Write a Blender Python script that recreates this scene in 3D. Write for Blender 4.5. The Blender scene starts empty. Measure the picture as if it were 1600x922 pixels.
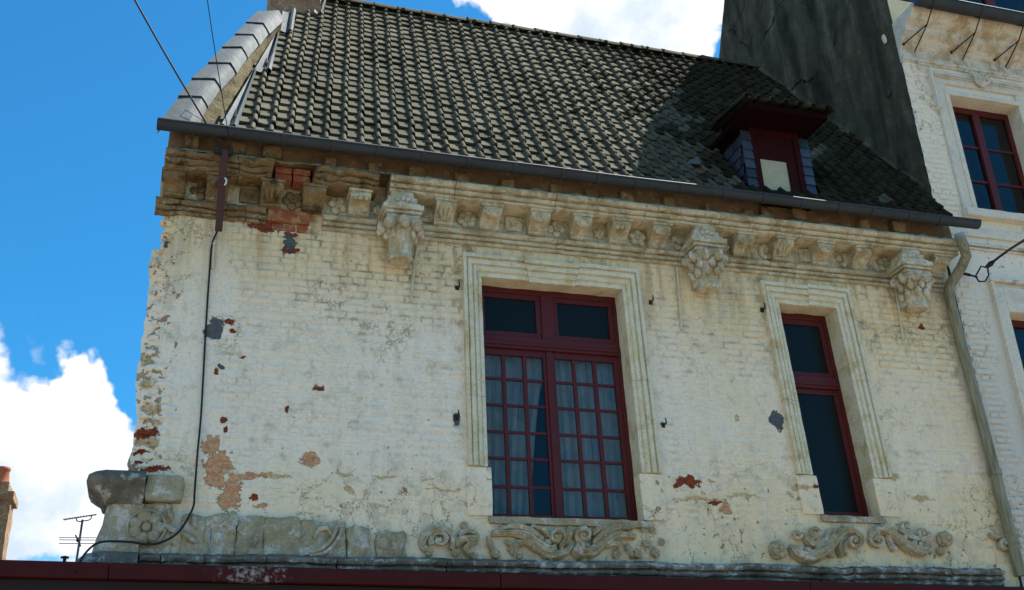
import bpy, bmesh, math, random
import numpy as np
from mathutils import Vector, Matrix, noise as mn
random.seed(7); rs = np.random.RandomState(7)
S = bpy.context.scene; COL = S.collection
PI = math.pi
# ------------------------------------------------------------------ camera, sky, sun, exposure
FPX, CX, CY = 1725.0, 800.0, 461.0
CAM = np.array([0.0, -8.8, 1.6])
def _d(px, py):
    v = np.array([px-CX, -(py-CY), -FPX]); return v/np.linalg.norm(v)
_vz = _d(620, -3300); _vx = _d(6600, 975); _vx = _vx-(_vx@_vz)*_vz; _vx /= np.linalg.norm(_vx)
ROT = np.array([_vx, np.cross(_vz, _vx), _vz])
cam = bpy.data.objects.new('camera', bpy.data.cameras.new('camera')); COL.objects.link(cam)
cam.data.sensor_width = 36; cam.data.lens = FPX/1600*36; cam.data.clip_end = 3000; cam.data.clip_start = .05
M4 = Matrix([list(ROT[i])+[CAM[i]] for i in range(3)]+[[0, 0, 0, 1]]); cam.matrix_world = M4
S.camera = cam
SUN = np.array([.55, .10, 1.0]); SUN /= np.linalg.norm(SUN)
sun = bpy.data.objects.new('sun', bpy.data.lights.new('sun', 'SUN')); COL.objects.link(sun)
sun.data.energy = 5.0; sun.data.angle = math.radians(.5); sun.data.color = (1, .95, .86)
sun.rotation_euler = Vector(SUN).to_track_quat('Z', 'Y').to_euler(); sun.location = (10, 6, 25)
vs = S.view_settings
S.display_settings.display_device = 'sRGB'
vs.view_transform = 'Standard'; vs.look = 'None'; vs.gamma = 1; vs.use_curve_mapping = False; vs.exposure = 1.25
S.render.engine = 'CYCLES'; S.cycles.max_bounces = 6; S.cycles.diffuse_bounces = 3; S.cycles.glossy_bounces = 2; S.cycles.transparent_max_bounces = 6

# ------------------------------------------------------------------ node helpers
class NT:
    def __init__(s, tree): s.t = tree; s.n = tree.nodes; s.l = tree.links
    def new(s, ty, **k):
        a = s.n.new(ty)
        for q, v in k.items(): setattr(a, q, v)
        return a
    def put(s, sock, v):
        if hasattr(v, 'is_linked') or isinstance(v, bpy.types.NodeSocket): s.l.new(v, sock)
        elif v is not None:
            if isinstance(v, (tuple, list)) and len(v) == 3 and sock.type == 'RGBA': v = (*v, 1)
            sock.default_value = v
    def m(s, op, a, b=None, c=None, clamp=False):
        x = s.new('ShaderNodeMath', operation=op, use_clamp=clamp)
        s.put(x.inputs[0], a); s.put(x.inputs[1], b); s.put(x.inputs[2], c); return x.outputs[0]
    def v(s, op, a, b=None, c=None):
        x = s.new('ShaderNodeVectorMath', operation=op)
        s.put(x.inputs[0], a); s.put(x.inputs[1], b)
        if c is not None: s.put(x.inputs[2], c)
        return x.outputs['Value'] if op in ('LENGTH', 'DOT_PRODUCT', 'DISTANCE') else x.outputs[0]
    def noise(s, vec, sc, det=4, rough=.55, dist=0, out='Fac'):
        x = s.new('ShaderNodeTexNoise'); s.put(x.inputs['Vector'], vec); x.inputs['Scale'].default_value = sc
        x.inputs['Detail'].default_value = det; x.inputs['Roughness'].default_value = rough; x.inputs['Distortion'].default_value = dist
        return x.outputs[out]
    def vor(s, vec, sc, feat='DISTANCE_TO_EDGE', out='Distance', rnd=1):
        x = s.new('ShaderNodeTexVoronoi', feature=feat); s.put(x.inputs['Vector'], vec); x.inputs['Scale'].default_value = sc
        x.inputs['Randomness'].default_value = rnd
        return x.outputs[out]
    def mix(s, f, a, b, mode='MIX'):
        x = s.new('ShaderNodeMix', data_type='RGBA', blend_type=mode)
        s.put(x.inputs[0], f); s.put(x.inputs[6], a); s.put(x.inputs[7], b); return x.outputs[2]
    def ss(s, v, lo, hi, a=0, b=1):
        x = s.new('ShaderNodeMapRange', interpolation_type='SMOOTHSTEP'); s.put(x.inputs[0], v)
        for i, q in enumerate((lo, hi, a, b)): x.inputs[i+1].default_value = q
        return x.outputs[0]
    def ramp(s, f, stops):
        x = s.new('ShaderNodeValToRGB'); s.put(x.inputs[0], f); e = x.color_ramp.elements
        while len(e) < len(stops): e.new(.5)
        for q, (p, c) in zip(e, stops): q.position = p; q.color = (*c, 1)
        return x.outputs[0]
    def scale(s, vec, sc): return s.v('MULTIPLY', vec, sc)
    def bump(s, h, st=.5, dist=.01, nrm=None):
        x = s.new('ShaderNodeBump'); x.inputs['Strength'].default_value = st; x.inputs['Distance'].default_value = dist
        s.put(x.inputs['Height'], h); s.put(x.inputs['Normal'], nrm); return x.outputs[0]
MATS = {}
def mat(name):
    m = bpy.data.materials.new(name); m.use_nodes = True; m.node_tree.nodes.clear(); MATS[name] = m
    t = NT(m.node_tree); o = t.new('ShaderNodeOutputMaterial'); p = t.new('ShaderNodeBsdfPrincipled')
    t.l.new(p.outputs[0], o.inputs[0]); t.out = o; t.p = p
    t.pos = t.new('ShaderNodeNewGeometry').outputs['Position']
    return t
def fin(t, col, rough=.85, nrm=None, spec=.3, metal=0):
    t.put(t.p.inputs['Base Color'], col); t.put(t.p.inputs['Roughness'], rough); t.put(t.p.inputs['Normal'], nrm)
    t.p.inputs['Specular IOR Level'].default_value = spec; t.put(t.p.inputs['Metallic'], metal)

# ------------------------------------------------------------------ world
W = bpy.data.worlds.new('World'); S.world = W; W.use_nodes = True; W.node_tree.nodes.clear(); t = NT(W.node_tree)
wo = t.new('ShaderNodeOutputWorld'); bg = t.new('ShaderNodeBackground'); t.l.new(bg.outputs[0], wo.inputs[0])
sky = t.new('ShaderNodeTexSky', sky_type='NISHITA'); sky.sun_disc = False
sky.sun_elevation = math.asin(SUN[2]); sky.sun_rotation = math.atan2(SUN[0], SUN[1])
sky.air_density = 1.0; sky.dust_density = .3; sky.ozone_density = 3.0; sky.altitude = 100
gen = t.new('ShaderNodeTexCoord').outputs['Generated']
dirn = t.v('NORMALIZE', gen)
def wdir(px, py): return ROT@_d(px, py)
blobs = [(wdir(x, y), r) for x, y, r in [(20, 660, .055), (95, 640, .045), (150, 670, .04), (60, 760, .09), (-60, 700, .10), (170, 740, .06), (200, 850, .08), (-160, 720, .12),
         (790, -20, .05), (900, -30, .085), (1000, -10, .085), (1040, 20, .045), (860, 60, .05), (960, 90, .065), (1060, 100, .035), (900, -160, .13), (740, -30, .03), (1090, 150, .03)]]
for k in range(9):
    az = rs.uniform(0, 2*PI); el = rs.uniform(.12, 1.2); c = np.array([math.cos(az)*math.cos(el), math.sin(az)*math.cos(el), math.sin(el)])
    if min(np.arccos(np.clip(c@wdir(x, y), -1, 1)) for x, y in ((400, 200), (100, 300), (800, 460), (600, 0), (0, 0), (1300, 200))) < .42: continue
    for j in range(2): 
        q = c+rs.normal(0, .09, 3); q[2] = max(q[2], .05); blobs.append((q/np.linalg.norm(q), rs.uniform(.12, .26)))
wn = t.noise(dirn, 9, 5, .6, out='Color'); wv = t.v('SUBTRACT', wn, (.5, .5, .5)); dw = t.v('MULTIPLY_ADD', wv, (.10, .10, .10), dirn)
puff = t.vor(dw, 26, 'F1'); puff2 = t.vor(dw, 60, 'F1')
field = None
for c, r in blobs:
    a = t.m('SUBTRACT', 1.0, t.m('DIVIDE', t.v('DISTANCE', dw, tuple(float(q) for q in c)), float(r)))
    field = a if field is None else t.m('SMOOTH_MAX', field, a, .35)
f2 = t.m('ADD', field, t.m('MULTIPLY', t.m('SUBTRACT', .45, puff), .55)); f2 = t.m('ADD', f2, t.m('MULTIPLY', t.m('SUBTRACT', .4, puff2), .25))
cmask = t.ss(f2, -.02, .24)
thin = t.noise(t.scale(dirn, (1, 1, 2)), 4.5, 6, .6)
shade = t.ss(t.noise(dw, 9, 4, .55), .40, .66)
ccol = t.mix(t.m('MULTIPLY', shade, .7), (10.2, 10.2, 10.3), (4.4, 5.8, 7.2))
skyc = t.mix(1.0, sky.outputs[0], (.32, 1.27, 1.66), 'MULTIPLY')
fin_c = t.mix(t.m('MULTIPLY', cmask, t.ss(thin, .2, .5, .75, 1)), skyc, ccol)
W.cycles.sampling_method = 'MANUAL'; W.cycles.sample_map_resolution = 256; t.put(bg.inputs[0], fin_c); bg.inputs[1].default_value = .05

# ------------------------------------------------------------------ materials
def FN(px, py, y=0.0):
    r = ROT@_d(px, py); return CAM+r*((y-CAM[1])/r[1])
def F(px, py, y=0.0): return Vector(FN(px, py, y))
def spots(t, vec, lst):
    """lst of (px,py,rx_px,ry_px) on the wall plane -> mask"""
    out = None
    for px, py, rx, ry in lst:
        c = FN(px, py); sx = abs(FN(px+rx, py)[0]-c[0]); sz = abs(FN(px, py+ry)[2]-c[2])
        a = t.v('MULTIPLY_ADD', vec, (1/sx, 0, 1/sz), (-c[0]/sx, 0, -c[2]/sz))
        a = t.m('SUBTRACT', 1.0, t.v('LENGTH', a)); out = a if out is None else t.m('MAXIMUM', out, a)
    return out
RED = [(497, 607, 10, 5), (1075, 752, 20, 8), (1062, 758, 9, 6), (418, 352, 30, 12), (455, 392, 16, 5), (455, 367, 10, 4), (362, 520, 6, 4), (357, 505, 8, 4), (1118, 785, 10, 3), (450, 640, 4, 5),
       (225, 676, 24, 6), (220, 705, 14, 5), (240, 733, 22, 6), (215, 722, 8, 4), (395, 776, 8, 5), (1272, 760, 5, 5), (350, 655, 7, 6), (352, 672, 4, 4), (380, 560, 3, 3), (337, 580, 4, 4), (1540, 640, 5, 4),(1440, 512,4,5)]
GREY = [(453, 378, 10, 12), (335, 516, 15, 17), (1213, 655, 10, 17), (345, 573, 5, 4), (258, 380, 4, 6), (714, 655, 6, 10)]
PINK = [(485, 719, 15, 11), (358, 780, 20, 20), (340, 722, 24, 20), (335, 745, 18, 18), (1135, 795, 9, 9), (385, 745, 30, 6), (330, 695, 14, 14), (405, 790, 12, 4), (365, 760, 12, 14)]
OCHRE = [(230, 600, 14, 12), (225, 560, 10, 14), (235, 640, 20, 10), (240, 660, 18, 5), (228, 690, 24, 9), (215, 530, 6, 20), (340, 735, 26, 14), (420, 745, 40, 5), (540, 742, 14, 4), (545, 765, 8, 7), (1095, 780, 40, 4), (1250, 762, 18, 5), (1150, 655, 4, 5),
        (1235, 772, 6, 6), (600, 745, 20, 3), (690, 765, 30, 3), (1160, 775, 30, 3), (1110, 752, 8, 4), (1390, 745, 20, 4), (1440, 780, 22, 4)]
def wallmat(name, neigh=False, base=False):
    t = mat(name); P = t.pos
    nA = t.new('ShaderNodeTexNoise'); t.put(nA.inputs['Vector'], P); nA.inputs['Scale'].default_value = 7; nA.inputs['Detail'].default_value = 5; nA.inputs['Roughness'].default_value = .68
    wv = t.v('SUBTRACT', nA.outputs['Color'], (.5, .5, .5)); mid = nA.outputs['Fac']; PW = t.v('MULTIPLY_ADD', wv, (.14, .0, .14), P)
    xyz = t.new('ShaderNodeSeparateXYZ'); t.put(xyz.inputs[0], P); z = xyz.outputs[2]; x = xyz.outputs[0]
    nB = t.new('ShaderNodeTexNoise'); t.put(nB.inputs['Vector'], P); nB.inputs['Scale'].default_value = 1.1; nB.inputs['Detail'].default_value = 3; nB.inputs['Roughness'].default_value = .6
    big = nB.outputs['Fac']; sB = t.new('ShaderNodeSeparateColor'); t.put(sB.inputs[0], nB.outputs['Color']); where = sB.outputs[1]; where2 = sB.outputs[2]
    fine = t.noise(P, 30, 3, .7); streak = t.noise(t.scale(P, (9, 1, .8)), 1.0, 3, .6)
    if neigh:
        warm = t.ss(t.m('ADD', t.m('MULTIPLY', big, 1.2), t.ss(z, 8.8, 10, 0, .6)), .75, 1.25)
        col = t.mix(warm, (.82, .74, .60), (.74, .58, .36))
        col = t.mix(t.m('MULTIPLY', t.ss(z, 7.3, 4.5), .6), col, (.50, .46, .41))
    else:
        top = t.ss(z, 5.1, 6.4, 0, .9); bot = t.ss(z, 4.45, 3.95, 0, .42); right = t.ss(x, 2.2, 7.0, 0, .38)
        warm = t.ss(t.m('ADD', t.m('ADD', t.m('ADD', top, bot), right), t.m('ADD', t.m('MULTIPLY', big, .9), t.m('MULTIPLY', streak, .35))), .5, 1.5)
        col = t.mix(warm, (.87, .77, .625), (.81, .645, .395))
        col = t.mix(t.ss(t.m('ADD', mid, t.m('MULTIPLY', streak, .3)), .6, .86, 0, .55), col, (.68, .65, .57))
        lay = t.ss(t.m('ADD', t.m('MULTIPLY', mid, .8), t.m('MULTIPLY', where2, .5)), .70, .715); col = t.mix(t.m('MULTIPLY', lay, .3), col, (.60, .50, .30))
        yl = t.m('MULTIPLY', t.ss(streak, .44, .68), t.ss(z, 5.4, 6.4, .06, .8)); col = t.mix(yl, col, (.46, .31, .12))
    col = t.mix(t.ss(fine, .46, .76, 0, .35), col, (.46, .40, .27))
    grit = t.noise(P, 85, 2, .6); col = t.mix(t.ss(grit, .60, .74, 0, .45), col, (.30, .23, .12))
    if base:
        jm = t.m('MULTIPLY', t.ss(t.m('ADD', mid, t.m('MULTIPLY', where, .5)), .70, .95), t.m('MULTIPLY', t.ss(z, 4.6, 6.1, .35, 1.0), t.ss(x, .28, .36))); col = t.mix(t.m('MULTIPLY', jm, .75), col, (.26, .165, .07))
    ce2 = t.vor(t.v('MULTIPLY_ADD', wv, (.35, .35, .35), P), 3.6); crack = t.m('MULTIPLY', t.ss(ce2, .024, .006), t.ss(t.m('ADD', where2, t.ss(z, 4.45, 3.9, 0, .07)), .52, .60))
    chipn = t.noise(P, 13, 4, .66)
    if neigh: chips = t.ss(t.m('ADD', chipn, t.m('MULTIPLY', where, .35)), .865, .885)
    else: chips = t.ss(t.m('ADD', t.m('ADD', chipn, t.m('MULTIPLY', where, .3)), t.m('ADD', t.ss(z, 4.5, 4.0, 0, .06), t.ss(x, .12, -.22, 0, .15))), .855, .875)
    col = t.mix(t.m('MULTIPLY', crack, .7), col, (.17, .10, .05))
    chipcol = t.mix(t.ss(where2, .46, .56), (.30, .19, .08), (.30, .09, .04)); col = t.mix(t.m('MULTIPLY', chips, .8), col, chipcol)
    h = t.m('MULTIPLY', chips, -1.2)
    if not neigh:
        rag = t.m('MULTIPLY', t.m('SUBTRACT', chipn, .5), 2.4); cn = t.ss(fine, .42, .58)
        for lst, c1, c2 in ((OCHRE, (.40, .24, .09), (.52, .41, .22)), (PINK, (.52, .22, .12), (.56, .36, .19)), (RED, (.30, .06, .025), (.17, .045, .025)), (GREY, (.085, .10, .105), (.12, .13, .13))):
            mk = t.ss(t.m('ADD', spots(t, PW, lst), rag), .0, .12)
            if lst is OCHRE: mk = t.m('MULTIPLY', mk, .8)
            col = t.mix(mk, col, t.mix(cn, c1, c2))
            if lst is not OCHRE: h = t.m('SUBTRACT', h, t.m('MULTIPLY', mk, 1.6))
    h = t.m('ADD', h, t.m('MULTIPLY', fine, .3)); h = t.m('ADD', h, t.m('MULTIPLY', mid, 1.6))
    fin(t, col, .95, t.bump(h, .9, .011), .1)
wallmat('painted_wall'); wallmat('painted_wall_joint', base=True); wallmat('painted_wall_neighbour', True)

def stonemat(name, a, b, c, paint, pw=.5, st=.6, scale=5.0, dark=None):
    t = mat(name); P = t.pos
    n1 = t.noise(P, scale*.7, 6, .7, .4); n2 = t.noise(P, scale*2.1, 7, .72); n3 = t.noise(P, 55, 3, .75)
    col = t.ramp(n1, [(.26, c), (.48, a), (.70, b)])
    pm = t.m('MULTIPLY', t.ss(t.m('ADD', n2, t.m('MULTIPLY', n1, .55)), .88-pw*.4, 1.02-pw*.4), .8); col = t.mix(pm, col, paint)
    if dark: col = t.mix(t.ss(t.noise(P, 6, 6, .7), .50, .68, 0, .85), col, dark)
    col = t.mix(t.ss(n3, .44, .78, 0, .5), col, tuple(q*.35 for q in a))
    h = t.m('ADD', t.m('MULTIPLY', n3, .4), t.m('ADD', t.m('MULTIPLY', n2, 1.2), t.m('MULTIPLY', pm, .25)))
    fin(t, col, .95, t.bump(h, st, .014), .1)
stonemat('cornice_stone', (.47, .385, .23), (.56, .475, .305), (.25, .17, .08), (.66, .585, .41), .5, .9)
stonemat('cornice_worn', (.24, .165, .08), (.35, .25, .13), (.105, .065, .03), (.54, .48, .34), .14, 1.0, 6, (.04, .03, .018))
stonemat('console_stone', (.52, .425, .25), (.62, .54, .37), (.27, .185, .085), (.72, .67, .55), .4, .8, 6)
stonemat('frieze_stone', (.38, .32, .20), (.50, .44, .30), (.19, .145, .08), (.62, .60, .52), .3, 1.0, 5)
stonemat('scroll_stone', (.46, .37, .21), (.58, .49, .32), (.24, .165, .08), (.66, .62, .52), .35, .9, 8)
stonemat('ledge_stone', (.16, .145, .115), (.30, .28, .24), (.05, .045, .035), (.58, .60, .57), .26, 1.0, 4)
stonemat('surround_stone', (.68, .59, .37), (.74, .66, .46), (.46, .33, .15), (.76, .70, .54), .5, .5, 4)
stonemat('eave_plaster', (.20, .135, .08), (.26, .185, .115), (.10, .065, .04), (.33, .26, .165), .2, .7)
stonemat('bare_brick', (.34, .10, .05), (.40, .17, .09), (.20, .06, .035), (.5, .33, .14), .25, .7, 8)
stonemat('neighbour_stone', (.54, .45, .31), (.68, .62, .51), (.33, .21, .12), (.74, .70, .61), .5, .6, 3)
stonemat('white_trim', (.70, .64, .53), (.78, .71, .58), (.50, .47, .43), (.74, .67, .53), .5, .5, 4)
stonemat('chimney_brick', (.30, .17, .10), (.36, .26, .15), (.22, .09, .05), (.42, .36, .22), .3, .7, 10)
stonemat('paving', (.22, .18, .135), (.25, .21, .16), (.17, .14, .105), (.26, .215, .17), .3, .3, 3)
stonemat('bounce_ground', (.175, .143, .107), (.20, .165, .127), (.135, .11, .085), (.21, .172, .13), .2, .3, 4)  # out-of-view street surface, made pale and warm to bounce light onto the facade
stonemat('lichen_plaster', (.125, .10, .05), (.18, .155, .085), (.05, .04, .02), (.26, .235, .165), .15, 1.0, 9, (.03, .025, .013))
stonemat('vent_pipe_paint', (.62, .54, .36), (.66, .6, .44), (.5, .38, .2), (.66, .6, .44), .4, .3, 8)
def wood(name, c, wear=.12, rough=.45, spec=.3):
    t = mat(name); P = t.pos; n = t.noise(P, 6, 5, .65); g = t.noise(t.scale(P, (60, 60, 6)), 1, 4)
    col = t.mix(n, tuple(q*.7 for q in c), tuple(q*1.25 for q in c))
    w = t.ss(t.noise(P, 30, 6, .7), .78-wear, .84-wear); col = t.mix(t.m('MULTIPLY', w, .45), col, (.20, .10, .08))
    fin(t, col, t.m('ADD', rough-.1, t.m('MULTIPLY', n, .25)), t.bump(t.m('ADD', g, w), .25, .004), spec)
wood('red_paint', (.09, .0095, .008), .08); wood('fascia_paint', (.055, .0075, .0068), .05, .6, .15); wood('hatch_paint', (.03, .0035, .003), .05, .7, .1); wood('dormer_paint', (.012, .0022, .002), .0, .9, .05); wood('brown_board', (.022, .010, .007), .0, .7)
# weathered grey/white speckles on the fascia paint
t = NT(MATS['fascia_paint'].node_tree)
pr = [n for n in t.n if n.type == 'BSDF_PRINCIPLED'][0]; src = pr.inputs['Base Color'].links[0].from_socket
gp = t.new('ShaderNodeNewGeometry').outputs['Position']
c0 = FN(395, 890, -.24); dd = t.v('MULTIPLY_ADD', gp, (1/.65, 0, 0), (-float(c0[0])/.65, 0, 0)); mk = t.m('SUBTRACT', 1.0, t.v('LENGTH', dd))
mk = t.ss(t.m('ADD', t.m('MULTIPLY', t.m('MAXIMUM', mk, -.6), .35), t.noise(gp, 24, 6, .75)), .76, .98)
t.l.new(t.mix(mk, src, (.36, .34, .32)), pr.inputs['Base Color'])

t = mat('zinc'); P = t.pos; n = t.noise(P, 5, 5, .6); n2 = t.noise(t.scale(P, (14, 14, 3)), 1, 5, .65)
fin(t, t.mix(t.m('ADD', t.m('MULTIPLY', n, .5), t.m('MULTIPLY', n2, .5)), (.05, .061, .066), (.11, .128, .138)), t.m('ADD', .55, t.m('MULTIPLY', n2, .3)), t.bump(t.m('ADD', n, t.m('MULTIPLY', n2, .4)), .5, .02), .12, 0)
t = mat('gutter_zinc'); P = t.pos; n = t.noise(t.scale(P, (3, 8, 8)), 1, 5, .65); n2 = t.noise(P, 25, 5, .7)
fin(t, t.mix(t.ss(n2, .5, .75, 0, .5), t.mix(n, (.018, .022, .025), (.055, .066, .075)), (.06, .055, .048)), .6, t.bump(n2, .3, .006), .3, .2)
t = mat('pipe_patina'); P = t.pos; n = t.noise(t.scale(P, (30, 30, 3)), 1, 5, .65); z = t.new('ShaderNodeSeparateXYZ'); t.put(z.inputs[0], P)
fin(t, t.mix(t.ss(z.outputs[2], 6.72, 6.80), t.ramp(n, [(.3, (.10, .085, .045)), (.5, (.22, .20, .12)), (.7, (.32, .30, .20))]), (.22, .34, .42)), .6, t.bump(n, .2, .004), .4)
t = mat('tile_clay'); P = t.pos
oi = t.new('ShaderNodeObjectInfo').outputs['Random']; at = t.new('ShaderNodeAttribute', attribute_name='rnd').outputs['Fac']
r = t.m('FRACT', t.m('ADD', oi, at)); n = t.noise(P, 2.2, 5, .6); n2 = t.noise(P, 45, 5, .7); xz = t.new('ShaderNodeSeparateXYZ'); t.put(xz.inputs[0], P)
rr = t.m('ADD', t.m('MULTIPLY', r, .38), t.m('ADD', t.m('MULTIPLY', n, .5), t.ss(xz.outputs[0], 1.6, .2, 0, .14)))
col = t.ramp(rr, [(.15, (.050, .049, .036)), (.45, (.086, .083, .059)), (.72, (.122, .115, .082)), (.93, (.14, .112, .075)), (1.0, (.16, .10, .06))])
moss = t.ss(t.noise(P, 14, 6, .7), .54, .66, 0, .7); col = t.mix(moss, col, (.05, .052, .028)); lich = t.ss(t.noise(t.scale(P, (5, 1.2, 1.2)), 1.6, 5, .7), .58, .72, 0, .35); col = t.mix(lich, col, (.14, .135, .11)); col = t.mix(t.ss(n2, .5, .8, 0, .4), col, (.022, .022, .019))
fin(t, col, .95, t.bump(n2, .5, .006), .08)
t = mat('shaded_tile'); P = t.pos  # dark olive copy of the roof tile; its colour paints in shade
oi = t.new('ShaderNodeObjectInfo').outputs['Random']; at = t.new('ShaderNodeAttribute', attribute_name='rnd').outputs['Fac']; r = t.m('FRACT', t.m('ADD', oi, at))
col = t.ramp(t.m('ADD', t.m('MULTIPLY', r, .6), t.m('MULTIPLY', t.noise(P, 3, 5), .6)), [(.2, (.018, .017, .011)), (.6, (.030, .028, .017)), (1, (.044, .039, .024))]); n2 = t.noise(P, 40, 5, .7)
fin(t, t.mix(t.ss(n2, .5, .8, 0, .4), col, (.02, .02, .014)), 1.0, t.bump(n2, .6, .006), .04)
t = mat('slate'); P = t.pos; oi = t.new('ShaderNodeObjectInfo').outputs['Random']
fin(t, t.mix(oi, (.015, .019, .026), (.05, .057, .085)), .5, t.bump(t.noise(P, 30, 5), .3, .004), .5)
t = mat('dark_render'); P = t.pos; sv = t.scale(P, (1, 2.2, .45)); n = t.noise(sv, 1.5, 6, .62, .6); n2 = t.noise(P, 28, 6, .75); n3 = t.noise(P, 5, 5, .65)
col = t.ramp(t.m('ADD', t.m('MULTIPLY', n, .75), t.m('MULTIPLY', n3, .25)), [(.32, (.024, .023, .018)), (.44, (.058, .054, .042)), (.55, (.10, .094, .068)), (.68, (.20, .185, .135))])
col = t.mix(t.ss(n2, .45, .75, 0, .5), col, (.045, .043, .038)); crk = t.ss(t.vor(t.v('MULTIPLY_ADD', t.noise(P, 3, 4, out='Color'), (.5, .5, .5), P), .55), .012, .002)
crk = t.m('MULTIPLY', crk, t.ss(t.noise(P, 1.1, 3), .45, .6)); col = t.mix(crk, col, (.015, .014, .013))
fin(t, col, .95, t.bump(t.m('SUBTRACT', t.m('ADD', n2, t.m('MULTIPLY', n3, 2.0)), crk), 1.0, .025), .03)
def flat(name, c, rough=.6, spec=.3, metal=0, bump=0):
    t = mat(name); n = t.noise(t.pos, 18, 5, .65)
    fin(t, t.mix(n, tuple(q*.75 for q in c), tuple(min(1, q*1.2) for q in c)), rough, t.bump(n, bump, .004) if bump else None, spec, metal)
flat('black_rubber', (.012, .012, .013), .5); flat('iron', (.03, .022, .018), .7, bump=.4); flat('rusty_steel', (.085, .028, .018), .65, bump=.3)
flat('terracotta', (.36, .12, .06), .8, bump=.3); flat('room_dark', (.06, .05, .045), .9); flat('aluminium', (.10, .10, .11), .4, metal=.6)
flat('board_pane', (.42, .38, .25), .55); flat('deck_dark', (.05, .04, .03), .9); flat('moss', (.035, .04, .015), .95, bump=.6); flat('porcelain', (.75, .75, .72), .2)
def glass(name, tint, rough, mixf, refl=1.0):
    m = bpy.data.materials.new(name); m.use_nodes = True; m.node_tree.nodes.clear(); MATS[name] = m; t = NT(m.node_tree)
    o = t.new('ShaderNodeOutputMaterial'); tr = t.new('ShaderNodeBsdfTransparent'); gl = t.new('ShaderNodeBsdfGlossy'); df = t.new('ShaderNodeBsdfDiffuse')
    tr.inputs[0].default_value = (*tint, 1); gl.inputs['Roughness'].default_value = rough; df.inputs[0].default_value = (.018, .024, .023, 1)
    P = t.new('ShaderNodeNewGeometry').outputs['Position']
    bn = t.bump(t.noise(P, 5 if rough < .1 else 60, 3), .06 if rough < .1 else .5, .02 if rough < .1 else .004); t.put(gl.inputs['Normal'], bn)
    fr = t.new('ShaderNodeFresnel'); fr.inputs[0].default_value = 1.5; t.put(fr.inputs['Normal'], bn)
    m1 = t.new('ShaderNodeMixShader'); m1.inputs[0].default_value = mixf; t.l.new(tr.outputs[0], m1.inputs[1]); t.l.new(df.outputs[0], m1.inputs[2])
    m2 = t.new('ShaderNodeMixShader'); t.l.new(t.m('MULTIPLY', fr.outputs[0], refl), m2.inputs[0]); t.l.new(m1.outputs[0], m2.inputs[1]); t.l.new(gl.outputs[0], m2.inputs[2])
    t.l.new(m2.outputs[0], o.inputs[0])
glass('clear_glass', (.78, .82, .82), .02, .03, .6); glass('obscure_glass', (.30, .34, .32), .14, .5, .35); glass('dark_glass', (.25, .3, .36), .03, .15)
t = mat('curtain_cloth'); oc = t.new('ShaderNodeTexCoord').outputs['Object']
pat = t.vor(oc, 7, 'F1', 'Color'); ph = t.new('ShaderNodeSeparateColor'); t.put(ph.inputs[0], pat)
col = t.ramp(ph.outputs[0], [(.0, (.62, .62, .60)), (.42, (.60, .61, .60)), (.52, (.30, .45, .32)), (.64, (.55, .57, .60)), (.76, (.62, .42, .36)), (.86, (.35, .45, .62)), (1, (.62, .55, .35))])
fin(t, t.mix(t.noise(oc, 9, 4), col, (.55, .57, .58)), .9, None, .1)

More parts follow.
